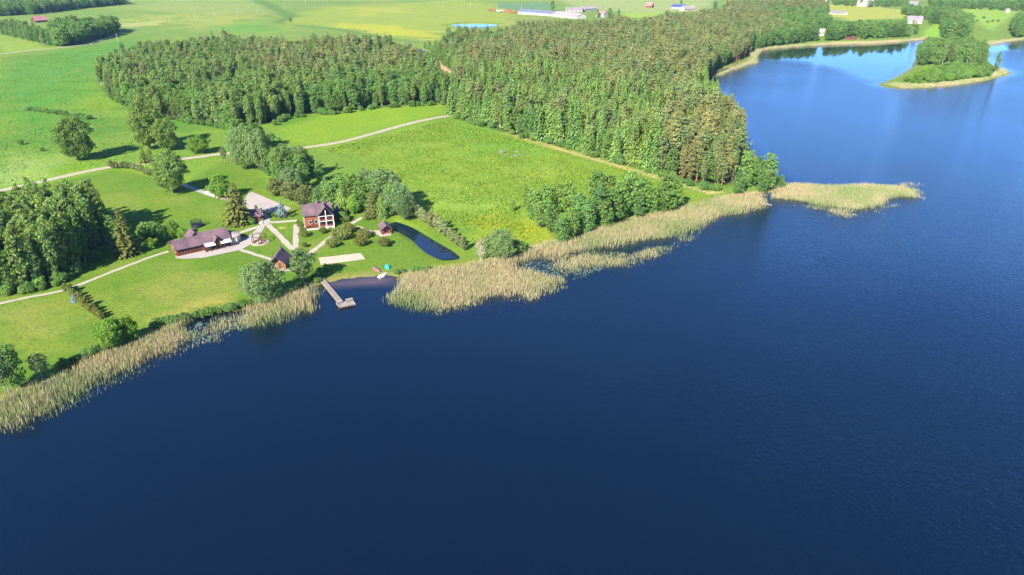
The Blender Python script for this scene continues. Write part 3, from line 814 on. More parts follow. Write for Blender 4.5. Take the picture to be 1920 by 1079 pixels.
e_pine = [(1225, 262), (1290, 240), (1395, 250), (1400, 345), (1340, 362), (1300, 355), (1262, 330)]
e_spruce = [(836, 150), (960, 150), (1100, 178), (1230, 205), (1300, 235), (1240, 262), (1262, 335), (1100, 295), (840, 225)]
e_leaf = [(790, 60), (960, 60), (960, 95), (900, 118), (850, 150), (800, 120)]
e_shore = [(1290, 195), (1330, 150), (1400, 240), (1390, 262), (1330, 240)]
e_shore2 = [(1340, 130), (1400, 100), (1440, 92), (1480, 70), (1450, 40), (1400, 30), (1380, 60), (1350, 100)]
gaps_e = [(1035, 142, 9), (1205, 148, 10), (1240, 150, 6), (905, 205, 7), (975, 200, 5), (1090, 230, 5), (1180, 255, 5)]
def choose_e(u, v, s):
    for gx, gy, gr in gaps_e:
        if (u - gx) ** 2 + ((v - gy) * 1.5) ** 2 < gr * gr and rnd.random() < 0.85: return None
    r = rnd.random()
    if inpoly(e_pine, u, v): return 'pine' if r < 0.93 else 'spruce'
    if inpoly(e_leaf, u, v): return 'alder' if r < 0.6 else ('birch' if r < 0.85 else 'pine')
    if inpoly(e_shore, u, v): return 'alder' if r < 0.7 else 'spruce'
    if inpoly(e_shore2, u, v): return 'alder' if r < 0.55 else 'pine'
    if inpoly(e_spruce, u, v): return 'spruce' if r < 0.68 else ('pine' if r < 0.82 else ('birch' if r < 0.9 else 'alder'))
    return 'pine' if r < 0.80 else ('spruce' if r < 0.92 else 'birch')
wood('e', woods_px['east'], 4.3, choose_e, 1.0)
def grove(pxs, spacing, mix, hmul, label, group, wr=1.0):
    X, Y, S = scatter(pxs, spacing)
    us = [project(x, y, H(x, y))[0] for x, y in zip(X, Y)]
    lo, hi = (max(min(us), 0), min(max(us), 1920)) if us else (0, 1)
    for x, y, s_, u_ in zip(X, Y, S, us):
        f_ = (u_ - lo) / (hi - lo + 1e-6); zone = ', ' + ('left', 'middle', 'right')[min(2, max(0, int(f_ * 3)))] + (' edge' if s_ < 3.5 else ' part')
        r = rnd.random(); acc = 0
        for kind, pr in mix:
            acc += pr
            if r <= acc: break
        base = {'birch': 19, 'alder': 16.5, 'pine': 22.5, 'spruce': 22}[kind]
        plant(kind, x, y, base * hmul * rnd.uniform(0.82, 1.15), wr * rnd.uniform(0.9, 1.2), label.replace('KIND', {'birch': 'birch', 'alder': 'alder', 'pine': 'pine', 'spruce': 'spruce'}[kind]) + zone, kind + ' ' + group + zone)
grove([(-45, 562), (0, 552), (60, 543), (110, 528), (150, 503), (185, 474), (204, 446), (190, 430), (130, 428), (60, 434), (-45, 455)], 3.1, (('birch', 0.85), ('alder', 0.15)), 0.97,
      'tall KIND in the dense grove at the left edge of the lawn', 'trees in the left grove', 0.86)
grove([(-40, 32), (60, 28), (150, 17), (235, 9), (210, -4), (100, -6), (-60, 2)], 8.5, (('alder', 0.8), ('birch', 0.2)), 1.05, 'dark leafy KIND of the far wood in the upper left corner', 'trees in the upper left wood', 1.3)
grove([(-20, 60), (20, 70), (62, 80), (100, 90), (112, 84), (60, 66), (30, 56)], 7.5, (('alder', 0.6), ('birch', 0.4)), 0.85, 'KIND in the grove round the red roof at upper left', 'trees in the upper left grove', 1.1)
grove([(104, 90), (150, 84), (200, 70), (224, 61), (212, 56), (170, 60), (120, 58), (98, 66)], 8.0, (('alder', 0.95), ('birch', 0.05)), 1.1, 'broad KIND in the dark clump above the farm track', 'trees in the clump above the farm track', 1.3)
shore_l = 'leafy KIND in the far wood behind the bay'
grove([(1415, 96), (1440, 88), (1520, 79), (1535, 77), (1530, 62), (1560, 60), (1600, 56), (1660, 58), (1735, 69), (1728, 52), (1670, 48), (1600, 44), (1550, 36), (1490, 36), (1440, 50)], 8.0, (('alder', 0.85), ('birch', 0.15)), 1.0, shore_l, 'trees behind the bay', 1.2)
grove([(1548, 78), (1600, 75), (1680, 71), (1735, 68), (1700, 58), (1620, 58), (1560, 62)], 8.0, (('alder', 0.9), ('birch', 0.1)), 1.0, shore_l, 'trees behind the bay', 1.2)
grove([(1745, 64), (1785, 75), (1820, 78), (1858, 74), (1856, 62), (1820, 50), (1790, 38), (1758, 36), (1742, 46)], 8.0, (('alder', 0.9), ('birch', 0.1)), 1.1, 'KIND in the wood behind the island', 'trees behind the island', 1.2)
grove([(1868, 74), (1935, 70), (1990, 60), (1990, 30), (1930, 38), (1900, 50), (1880, 60)], 8.0, (('alder', 0.9), ('birch', 0.1)), 1.1, 'KIND in the wood at the right edge behind the island', 'trees at the right edge', 1.2)
grove([(1680, 20), (1760, 28), (1745, 40), (1720, 34), (1670, 24)], 9.0, (('alder', 1.0),), 0.8, 'KIND in the strip above the white lake house', 'trees above the lake house', 1.2)
grove([(1560, 10), (1620, 14), (1700, 14), (1700, 6), (1620, 2), (1560, 0)], 15.0, (('alder', 1.0),), 0.75, 'KIND among the far houses at upper right', 'trees among the far houses', 1.3)
grove([(1740, 16), (1830, 18), (1940, 24), (1940, 8), (1840, 4), (1740, 0)], 13.0, (('alder', 1.0),), 0.8, 'KIND in the far hedge at the upper right edge', 'trees in the far hedge', 1.3)
grove([(1345, 35), (1480, 36), (1560, 30), (1530, 10), (1440, 4), (1380, 14)], 8.5, (('alder', 0.6), ('pine', 0.4)), 0.95, 'KIND in the far wood beyond the eastern forest', 'trees of the far wood', 1.15)
isl = [(1722, 122), (1740, 126), (1780, 120), (1830, 128), (1845, 118), (1835, 105), (1800, 98), (1760, 95), (1735, 98), (1720, 108)]
grove(isl, 6.2, (('alder', 0.75), ('birch', 0.25)), 0.95, 'slim KIND on the wooded back of the island', 'trees on the island', 0.95)
grove([(1858, 140), (1872, 139), (1872, 134), (1860, 134)], 6.0, (('birch', 0.7), ('alder', 0.3)), 0.85, 'KIND standing near the sandy tip of the island', 'trees near the island tip', 0.9)
# the alder stand by the lake and others, tree by tree
al = 'rounded green alder in the lakeside stand before the eastern forest'
for ai, (bx, by, tp, wr) in enumerate(sorted([(1000, 414, 350, 1.0), (1022, 408, 344, 1.05), (1046, 400, 338, 1.0), (1066, 404, 338, 1.1), (990, 398, 352, .85), (1013, 428, 372, 1.0), (1036, 438, 378, 1.0), (1052, 458, 398, 1.1),
                   (1070, 448, 392, 1.0), (1085, 428, 362, 1.05), (1100, 438, 376, 1.0), (1122, 420, 345, 1.1), (1118, 398, 320, 1.0), (1140, 400, 322, 1.1), (1136, 430, 370, 1.0), (1150, 418, 352, 1.0), (1163, 410, 334, 1.0), (1170, 392, 326, .95),
                   (1182, 404, 326, 1.05), (1196, 409, 352, .9), (1205, 400, 330, 1.0), (1222, 400, 356, .95), (1243, 396, 320, 1.15), (1266, 392, 334, 1.0), (1256, 398, 350, .9), (962, 396, 372, .9)])):
    x, y, h = height_from(bx, by, tp - rnd.uniform(-5, 6)); plant('alder', x, y, h, wr * 1.12, ORD[ai] + ' alder from the left in the lakeside stand before the forest', 'alders of the lakeside stand')
for ai, (bx, by, tp, wr) in enumerate([(1382, 368, 318, 1.0), (1396, 352, 280, .95), (1418, 352, 292, 1.0), (1437, 358, 286, 1.1), (1428, 364, 318, 1.0), (1404, 345, 300, .9)]):
    x, y, h = height_from(bx, by, tp); plant('alder', x, y, h, wr, ['leftmost alder', 'tall second alder', 'middle alder', 'rightmost and broadest alder', 'low front alder', 'hindmost alder'][ai] + ' in the clump at the root of the reed spit', 'alders at the reed spit')

CLEAR = [(1699, 1733, 32, 46), (1551, 1582, 20, 29), (1534, 1547, 57, 68), (1586, 1607, 70, 76), (971, 1132, 20, 37), (1258, 1305, 9, 20), (1737, 1764, 46, 70), (1820, 1893, 24, 50), (1560, 1690, 16, 38), (69, 92, 34, 40)]
def hides(x, y, h):
    u, v = project(x, y, H(x, y)); v2 = project(x, y, H(x, y) + h)[1]
    return any(a - 4 < u < b + 4 and v > d - 1 and v2 < d - 2 for a, b, c, d in CLEAR) or any(a < u < b and c < v < d for a, b, c, d in CLEAR)
for k_ in FOREST: FOREST[k_] = [it for it in FOREST[k_] if not hides(*it[:3])]
def in_frame(x, y, h):
    z = H(x, y)
    u, v = project(x, y, z); u2, v2 = project(x, y, z + h)
    return -25 < u < 1945 and v > -2 and v2 < 1085
def gn_forest(name, kind, items, label):
    pts = np.array([(x, y, H(x, y) - 0.1) for x, y, *_ in items])
    ps = PROTO[kind]
    me = bpy.data.meshes.new(name); me.vertices.add(len(pts)); me.vertices.foreach_set('co', pts.astype(np.float32).ravel())
    vi = rng.integers(0, len(ps), len(items))
    a = me.attributes.new('vi', 'INT', 'POINT'); a.data.foreach_set('value', vi.astype(np.int32))
    sc = np.array([(it[2] / ps[k]['h'] * it[3], it[2] / ps[k]['h'] * it[3], it[2] / ps[k]['h']) for it, k in zip(items, vi)], dtype=np.float32)
    a = me.attributes.new('sc', 'FLOAT_VECTOR', 'POINT'); a.data.foreach_set('vector', sc.ravel())
    ro = np.zeros((len(items), 3), dtype=np.float32); ro[:, 2] = rng.random(len(items)) * 6.28
    a = me.attributes.new('ro', 'FLOAT_VECTOR', 'POINT'); a.data.foreach_set('vector', ro.ravel())
    o = link(bpy.data.objects.new(name, me))
    tag(o, label, kind + ' wood', kind='stuff')
    ng = bpy.data.node_groups.new(name, 'GeometryNodeTree')
    ng.interface.new_socket('Geometry', in_out='INPUT', socket_type='NodeSocketGeometry')
    ng.interface.new_socket('Geometry', in_out='OUTPUT', socket_type='NodeSocketGeometry')
    gi = ng.nodes.new('NodeGroupInput'); go = ng.nodes.new('NodeGroupOutput')
    jn = ng.nodes.new('GeometryNodeJoinGeometry')
    def attr(nm, t):
        n = ng.nodes.new('GeometryNodeInputNamedAttribute'); n.data_type = t; n.inputs[0].default_value = nm; return n
    av, asc, aro = attr('vi', 'INT'), attr('sc', 'FLOAT_VECTOR'), attr('ro', 'FLOAT_VECTOR')
    for k, p in enumerate(ps):
        cmp_ = ng.nodes.new('FunctionNodeCompare'); cmp_.data_type = 'INT'; cmp_.operation = 'EQUAL'
        ins = [s for s in cmp_.inputs if s.enabled]
        ng.links.new(av.outputs[0], ins[0]); ins[1].default_value = k
        for ob in SRC[kind][k]:
            oi = ng.nodes.new('GeometryNodeObjectInfo'); oi.transform_space = 'ORIGINAL'; oi.inputs[0].default_value = ob; oi.inputs[1].default_value = True
            ip = ng.nodes.new('GeometryNodeInstanceOnPoints')
            ng.links.new(gi.outputs[0], ip.inputs['Points']); ng.links.new(cmp_.outputs[0], ip.inputs['Selection'])
            ng.links.new(oi.outputs['Geometry'], ip.inputs['Instance'])
            ng.links.new(aro.outputs[0], ip.inputs['Rotation']); ng.links.new(asc.outputs[0], ip.inputs['Scale'])
            ng.links.new(ip.outputs[0], jn.inputs[0])
    ng.links.new(jn.outputs[0], go.inputs[0])
    md = o.modifiers.new('trees', 'NODES'); md.node_group = ng
    return o
SRC = {}
STUFF_LABEL = {'birch': 'olive green mass of far birches in the woods', 'alder': 'dark green mass of far leafy trees in the woods', 'pine': 'dense olive tan mass of pines filling the eastern forest', 'spruce': 'dense green mass of spruces in the eastern forest'}
for kind, items in FOREST.items():
    vis = [it for it in items if in_frame(*it[:3])]
    vis.sort(key=lambda it: it[0] ** 2 + it[1] ** 2)
    solo, rest = vis[:295], vis[295:]
    ids = set(id(it) for it in solo)
    rest = [it for it in items if id(it) not in ids]
    SRC[kind] = {}
    for n, (x, y, h, wr, lab, grp) in enumerate(solo):
        v = n % 4
        r, t, c = put(kind, kind + '_tree', x, y, h, wr, lab, kind + ' tree', grp, v, -0.1)
        if v not in SRC[kind]: SRC[kind][v] = (t, c)
    if rest: gn_forest(kind + '_forest', kind, rest, STUFF_LABEL[kind])
    print('FOREST', kind, len(solo), len(rest))

# ------------------------------------------------------------------ single trees, shrubs and hedges of the estate
T = 'tree'
hero('oak', 'oak_tree', 147, 301, 215, 1.02, 'big round oak alone in the left meadow above the road', T, var=0)
hero('oak', 'oak_tree', 281, 280, 186, 0.86, 'tallest oak of the pair beyond the road', T, var=1)
hero('oak', 'oak_tree', 314, 283, 218, 0.9, 'smaller oak on the right of the pair beyond the road', T, var=0)
hero('oak', 'oak_tree', 324, 362, 282, 1.0, 'great spreading oak beside the driveway strip', T, var=1)
hero('round', 'round_bush', 373, 288, 256, 1.35, 'wide round green bush right of the oak pair', 'bush', var=0)
hero('garden_spruce', 'spruce_tree', 270, 306, 274, 1.5, 'small dark spruce by the road before the oak pair', T, var=0)
hero('alder', 'small_tree', 283, 306, 277, 0.9, 'small leafy tree beside the small spruce at the road', T)
hero('loose', 'small_tree', 421, 304, 274, 0.8, 'small loose tree on the lawn just below the road', T)
hero('round', 'light_tree', 414, 373, 327, 0.85, 'light green round tree at the parking drive', T, var=1)
hero('garden_spruce', 'larch_tree', 447, 419, 338, 1.5, 'tall brownish conifer beside the red shed', T, var=1)
hero('garden_spruce', 'spruce_tree', 240, 478, 388, 1.2, 'tall dense spruce at the right end of the left grove', T, var=1)
hero('alder', 'grove_tree', 219, 470, 400, 0.75, 'slim dark tree between grove and tall spruce', T)
for i, (bx, by, tp, wr) in enumerate([(275, 445, 418, 1.1), (300, 440, 420, 1.0), (306, 452, 432, 0.9), (288, 436, 416, 1.0)]):
    hero('shrub', 'shrub', bx, by, tp, wr, 'dark green shrub in the clump behind the tall spruce', 'shrub', 'shrubs behind the tall spruce')
hero('round', 'round_tree', 283, 468, 446, 0.85, 'small ball shaped bright tree on the lawn left of the bungalow', T, var=1)
hero('round', 'fruit_tree', 328, 447, 413, 0.72, 'pale leafy fruit tree behind the bungalow, left of two', T, var=0)
hero('round', 'fruit_tree', 346, 452, 427, 0.9, 'green fruit tree touching the bungalow roof, right of two', T, var=1)
hero('round', 'round_tree', 213, 652, 597, 0.95, 'bright round lakeside tree standing alone on the shore', T, var=0)
hero('round', 'round_tree', 244, 640, 592, 0.75, 'right lobe tree joined to the lone round lakeside tree', T, var=1)
hero('loose', 'shore_tree', 14, 737, 648, 0.9, 'thin loose tree at the left edge of the shore', T, var=0)
hero('alder', 'shore_tree', 36, 728, 637, 0.85, 'light green shore tree second from the left edge', T, var=1)
hero('loose', 'shore_tree', 80, 713, 657, 0.9, 'greyish small shore tree third from the left edge', T, var=1)
hero('willow', 'willow_tree', 494, 568, 488, 0.93, 'large grey green willow on the shore before the hut', T, var=0)
hero('loose', 'pale_trunk_tree', 570, 533, 466, 1.15, 'light leafed tree with pale trunk at the pier head', T, var=0)
hero('willow', 'lakeside_bush', 938, 488, 432, 1.0, 'bushy dark green willow at the edge of the reeds below the yellow flowers', 'bush', var=1)
hero('shrub', 'lakeside_bush', 970, 478, 452, 1.1, 'low bush right of the bushy willow at the reeds', 'bush')
hero('dead', 'bare_bush', 902, 490, 446, 1.2, 'bare pale bush left of the bushy willow', 'bush')
hero('alder', 'small_tree', 1463, 354, 327, 1.15, 'small lone tree at the start of the reed spit', T)
# trees behind the houses
for kind, bx, by, tp, wr, lab in [
    ('willow', 462, 318, 232, 0.70, 'silvery multi trunk tree below the road, left of the clump'), ('willow', 490, 320, 240, 0.66, 'silvery tree below the road, right of the clump'),
    ('alder', 446, 296, 222, 1.1, 'leafy tree behind the silvery clump at the road'), ('alder', 478, 285, 226, 1.1, 'green tree between silvery clump and western wood'),
    ('oak', 528, 338, 272, 0.82, 'rounded green tree in the middle clump above the parking'), ('oak', 568, 335, 274, 0.78, 'dark rounded tree on the right of the middle clump'),
    ('willow', 548, 364, 312, 0.85, 'grey green tree in front of the middle clump'), ('olive', 520, 366, 332, 1.1, 'olive brown shrub left in front of the middle clump'),
    ('olive', 548, 376, 340, 1.15, 'olive brown shrub centre in front of the middle clump'), ('olive', 572, 386, 346, 1.0, 'tan shrub right in front of the middle clump, behind the house'),
    ('willow', 722, 392, 318, 1.0, 'huge silvery willow behind the house, centre of its thicket'), ('willow', 748, 404, 340, 0.85, 'huge silvery willow at the right end of the thicket'),
    ('willow', 690, 380, 318, 0.85, 'silvery willow at the left of the thicket behind the house'), ('willow', 760, 412, 366, 0.8, 'low silvery willow above the garden pond'),
    ('alder', 655, 384, 326, 1.1, 'dark leafy tree left of the willow thicket'), ('alder', 676, 398, 334, 0.9, 'green leafy tree in front of the willow thicket'),
    ('garden_spruce', 614, 390, 330, 1.7, 'bushy conifer just behind the house roof'), ('garden_spruce', 644, 398, 345, 1.5, 'young spruce right behind the house'),
    ('garden_spruce', 700, 408, 352, 1.4, 'bright pointed spruce before the willow thicket, left of two'), ('garden_spruce', 716, 409, 362, 1.3, 'bright pointed spruce before the willow thicket, right of two'),
    ('round', 664, 402, 366, 0.7, 'bright leafy small tree behind the second blue spruce'), ('shrub', 596, 388, 362, 1.0, 'green shrub close behind the house chimney')]:
    hero(kind, {'willow': 'willow_tree', 'alder': 'leafy_tree', 'oak': 'leafy_tree', 'olive': 'olive_shrub', 'garden_spruce': 'spruce_tree', 'round': 'leafy_tree', 'shrub': 'shrub'}[kind], bx, by, tp, wr, lab, 'shrub' if kind in ('olive', 'shrub') else T)
for ti, (bx, by, tp, wr, lab) in enumerate([(424, 248, 205, 1.0, 0), (462, 284, 232, 1.1, 0), (488, 278, 228, 1.0, 0), (512, 290, 246, 1.0, 0), (528, 306, 258, 1.0, 1), (496, 316, 262, 1.0, 0), (600, 340, 300, 0.9, 1), (566, 340, 288, 1.0, 1), (432, 258, 210, 1.1, 0), (452, 272, 222, 1.1, 0), (470, 298, 236, 1.1, 0), (500, 300, 246, 1.1, 0), (440, 282, 240, 1.0, 0), (516, 312, 262, 1.15, 1), (536, 322, 268, 1.1, 1), (556, 326, 276, 1.1, 1), (584, 332, 290, 1.1, 1),
                            (506, 330, 278, 1.0, 1), (546, 346, 300, 1.1, 1), (572, 352, 304, 1.1, 1), (524, 352, 306, 1.0, 1), (598, 392, 348, 1.0, 2), (626, 394, 336, 1.0, 2), (640, 386, 326, 1.1, 2), (666, 392, 322, 1.1, 2), (686, 396, 332, 1.1, 2), (734, 404, 342, 1.0, 2), (710, 398, 330, 1.0, 2)]):
    hero('alder', 'leafy_tree', bx, by, tp, wr * 1.15, ['fresh green tree in the belt between road and western wood', 'fresh green tree in the dense clump above the parking area', 'fresh green tree in the thicket behind the two-storey house'][lab], T, ['belt below the western wood', 'clump above the parking', 'thicket behind the house'][lab])
hero('bluespruce', 'blue_spruce', 529, 406, 374, 1.35, 'silver blue spruce on the lawn by the parking area', T)
hero('bluespruce', 'blue_spruce', 633, 406, 379, 1.3, 'silver blue spruce right of the two-storey house', T)
hero('shrub', 'shrub', 643, 414, 397, 1.0, 'dark shrub below the blue spruce right of the house', 'shrub')
for bx, by, tp, wr, lab in [(570, 444, 431, .95, 'round dwarf pine at the front corner of the house terrace'), (606, 438, 426, .95, 'round dwarf pine before the house balconies'), (572, 464, 454, .75, 'smallest dwarf pine on the lawn between two paths'),
                    (638, 449, 428, 1.25, 'widest dwarf pine mound right of the diagonal path'), (654, 436, 419, 1.1, 'dwarf pine mound behind the widest one'), (622, 464, 447, 1.0, 'dwarf pine nearest the diagonal path above the sand court'),
                    (682, 445, 430, 1.35, 'broad dwarf pine between the mound and the pavilion'), (676, 461, 444, 1.05, 'dwarf pine ball above the sand court end'), (721, 462, 446, 1.0, 'dwarf pine ball in front of the red pavilion'),
                    (648, 416, 405, 1.0, 'dwarf pine at the start of the upper path'), (690, 412, 401, 1.3, 'low shrub under the willow thicket')]:
    hero('dwarf', 'dwarf_pine', bx, by, tp, wr * 0.82, lab, 'shrub')
hero('thuja', 'columnar_thuja', 566, 434, 414, 0.9, 'narrow upright thuja at the house corner', 'shrub')
hero('thuja', 'columnar_thuja', 560, 426, 412, 1.3, 'darker bushy thuja left of the narrow one', 'shrub')
hero('thuja', 'columnar_thuja', 481, 395, 384, 1.3, 'clipped small conifer behind the red shed', 'shrub')
hero('shrub', 'shrub', 472, 421, 409, 1.0, 'bright green shrub in front of the red shed', 'shrub')
hero('shrub', 'shrub', 491, 414, 409, 0.9, 'small pale shrub at the shed corner', 'shrub')
for i, (bx, by) in enumerate([(504, 402), (511, 406), (518, 408), (526, 410), (534, 409), (546, 407), (553, 404)]):
    hero('thuja', 'low_shrub', bx, by, by - 6, 2.2, ORD[i] + ' low clipped shrub from the left in the bed round the blue spruce', 'shrub', 'low shrubs round the blue spruce')
pr = smooth([(772, 404), (800, 420), (830, 440), (868, 470)], 8)
for i in range(14):
    f = i / 13; k = f * (len(pr) - 1); a = pr[int(k)]; b = pr[min(int(k) + 1, len(pr) - 1)]; t = k - int(k)
    bx = a[0] + (b[0] - a[0]) * t + rnd.uniform(-2, 2); by = a[1] + (b[1] - a[1]) * t + rnd.uniform(-1.5, 1.5)
    hero('young', 'young_pine', bx, by, by - rnd.uniform(24, 33), rnd.uniform(0.85, 1.2), ORD[i] + ' young pine from the upper end of the row beside the pond', T, 'young pines in the row by the pond')
for i in range(13):
    f = i / 12; bx = 124 + 66 * f + rnd.uniform(-2, 2); by = 546 + 52 * f + rnd.uniform(-1, 1)
    hero('thuja', 'hedge_conifer', bx, by, by - rnd.uniform(14, 20), rnd.uniform(1.5, 2.1), ORD[i] + ' small conifer from the top of the slanting hedge row on the lawn', 'shrub', 'conifers of the slanting hedge')
hero('bluespruce', 'blue_spruce', 140, 566, 549, 1.6, 'small blue spruce within the slanting hedge row', 'shrub')
for i in range(14):
    f = i / 13; bx = 208 + 82 * f + rnd.uniform(-2, 2); by = 312 + (4 if f < 0.4 else 4 + (f - 0.4) * 26) + rnd.uniform(-1, 1)
    hero(rnd.choice(['young', 'olive']), 'hedge_bush', bx, by, by - rnd.uniform(11, 17), rnd.uniform(1.0, 1.4), ORD[i] + ' brownish bush from the left in the hedge at the road bend', 'shrub', 'bushes of the roadside hedge')
for i in range(22):
    f = i / 21; bx = 54 + 112 * f; by = 208 + 17 * f ** 1.3 + rnd.uniform(-1, 1)
    hero('shrub', 'field_bush', bx, by, by - rnd.uniform(5, 9), rnd.uniform(1.2, 1.8), ORD[i] + ' low bush from the left in the hedge line crossing the meadow', 'shrub', 'bushes in the meadow hedge line')
for i in range(26):
    f = i / 25; bx = 290 + 180 * f + rnd.uniform(-3, 3); by = 612 - 38 * f + rnd.uniform(-2, 2)
    hero('shrub', 'bank_bush', bx, by, by - rnd.uniform(9, 14), rnd.uniform(0.9, 1.4), ORD[i] + ' low green bush from the left on the bank above the reeds', 'shrub', 'bushes on the bank above the reeds')
for i in range(14):
    f = i / 13; bx = 118 + 80 * f + rnd.uniform(-3, 3); by = 690 - 36 * f + rnd.uniform(-2, 2)
    hero('shrub', 'bank_bush', bx, by, by - rnd.uniform(10, 16), rnd.uniform(0.9, 1.4), ORD[i] + ' dark bush along the bank left of the round lakeside tree', 'shrub', 'bushes left of the round lakeside tree')
for i, (bx, by) in enumerate([(775, 508), (784, 509), (792, 510), (800, 507), (745, 514), (752, 512)]):
    hero('shrub', 'bank_bush', bx, by, by - 9, 1.2, 'small green bush where the beach meets the reeds', 'shrub', 'bushes between beach and reeds')
for i, (bx, by) in enumerate([(600, 512), (612, 506), (606, 520), (590, 524), (596, 530)]):
    hero('shrub', 'bank_bush', bx, by, by - 10, 1.2, 'shaded bush beside the pier head', 'shrub', 'bushes beside the pier head')
for nm_, edge_px, n_, lab_, grp_ in [
    ('edge_bush', [(200, 181), (230, 199), (262, 213), (300, 222), (340, 229), (395, 237), (430, 244)], 34, 'low bush along the left front edge of the western wood', 'bushes on the left edge of the western wood'),
    ('edge_bush', [(512, 236), (530, 226), (600, 215), (625, 216), (700, 205), (760, 201), (836, 197)], 40, 'low bush along the meadow edge of the western wood', 'bushes on the meadow edge of the western wood'),
    ('edge_bush', [(850, 221), (880, 232), (930, 244), (985, 262), (1050, 276), (1100, 292), (1160, 309), (1220, 326), (1270, 343), (1310, 355), (1345, 358)], 46, 'low bush at the foot of the eastern forest', 'bushes at the foot of the eastern forest'),
    ('edge_bush', [(0, 556), (60, 549), (110, 534), (150, 509), (190, 478)], 22, 'low bush at the foot of the left grove', 'bushes at the foot of the left grove')]:
    for i in range(n_):
        k = rnd.random() * (len(edge_px) - 1); a, b, t = edge_px[int(k)], edge_px[int(k) + 1], k - int(k)
        bx, by = a[0] + (b[0] - a[0]) * t, a[1] + (b[1] - a[1]) * t
        x, y = march(bx, by)
        put('shrub', nm_, x + rnd.uniform(-1, 1), y + rnd.uniform(-0.5, 2.5), rnd.uniform(1.6, 4.2), rnd.uniform(0.8, 1.2), lab_, 'bush', grp_)
hero('alder', 'small_tree', 632, 318, 304, 0.9, 'single sapling in the meadow right of the middle clump', T)
hero('round', 'round_bush', 890, 224, 208, 1.0, 'rounded bush at the foot of the spruces', 'bush')
hero('round', 'round_bush', 544, 41, 33, 1.0, 'single bush at the bend of the field ditch', 'bush')
for bx, by, tp, lab in [(40, 272, 262, 'small blossoming bush in the left meadow'), (80, 284, 276, 'small sapling in the left meadow')]:
    hero('shrub', 'small_bush', bx, by, tp, 0.9, lab, 'bush')
# willow scrub on the island front and far single trees
X, Y, S = scatter([(1692, 154), (1720, 158), (1780, 153), (1820, 147), (1858, 143), (1852, 132), (1800, 128), (1760, 132), (1720, 142)], 5.2)
for x, y in zip(X, Y):
    
    if rnd.random() < 0.18: continue
    put(rnd.choice(['round', 'shrub']), 'island_scrub', x, y, rnd.uniform(2.5, 7.5), rnd.uniform(0.8, 1.2), 'bright green scrub bush on the front of the island', 'bush', 'scrub on the island')
for bx, by, tp, wr, lab in [(1036, 21, 0, 1.0, 'single dark tree behind the long farm roof'), (1143, 34, 15, 1.2, 'round dark tree at the right end of the farm'), (1160, 33, 16, .8, 'slim tree right of the round farm tree'),
                            (1121, 33, 18, 1.1, 'tree before the pink roofed farmhouse'), (1277, 11, 0, 1.2, 'tree behind the blue roofed house'), (1340, 20, 2, 1.2, 'tree at the edge of the far wood'), (1712, 50, 38, 1.2, 'small tree right of the white lake house'), (1745, 48, 40, 1.1, 'lone bush on the green slope by the white lake house'),
                            (797, 92, 78, 1.1, 'tree at the tiny pond in the gap between the woods'), (805, 95, 76, 1.1, 'tree right of the tiny pond'), (740, 96, 78, 1.0, 'taller tree above the western wood')]:
    hero('alder', 'far_tree', bx, by, tp, wr, lab, T)
for i in range(7):
    bx, by = 1815 + i * 9 + rnd.uniform(-3, 3), 33 + i * 1.5 + rnd.uniform(-3, 6)
    hero('shrub', 'field_bush', bx, by, by - 4, 1.2, 'small bush on the pale slope at upper right', 'bush', 'bushes on the upper right slope')

# ------------------------------------------------------------------ reeds, lily pads, tall meadow grass
reed_mat = colattr_leaf('reed_blades', 'Col', 0.3)
def blades(name, label, X, Y, Z, Hh, Wd, cols, lean=0.12, cat='reeds'):
    n = len(X)
    t = rng.random(n) * 6.28
    dx, dy = np.cos(t) * Wd / 2, np.sin(t) * Wd / 2
    lx = rng.normal(0.05, lean, n) * Hh; ly = rng.normal(0.03, lean, n) * Hh
    b = np.stack([X, Y, Z], 1)
    v0 = b + np.stack([-dx * 0.5, -dy * 0.5, 0 * X - 0.1], 1); v1 = b + np.stack([dx * 0.5, dy * 0.5, 0 * X - 0.1], 1)
    v2 = b + np.stack([lx * 0.45 + dx, ly * 0.45 + dy, Hh * 0.62], 1); v3 = b + np.stack([lx - dx * 0.1, ly - dy * 0.1, Hh], 1); v4 = b + np.stack([lx * 0.45 - dx, ly * 0.45 - dy, Hh * 0.60], 1)
    V = np.stack([v0, v1, v2, v3, v4], 1).reshape(-1, 3)
    me = np_mesh(name, V, np.arange(5 * n).reshape(-1, 5), reed_mat)
    point_color(me, 'Col', np.repeat(cols, 5, axis=0))
    return tag(link(bpy.data.objects.new(name, me)), label, cat, kind='stuff')
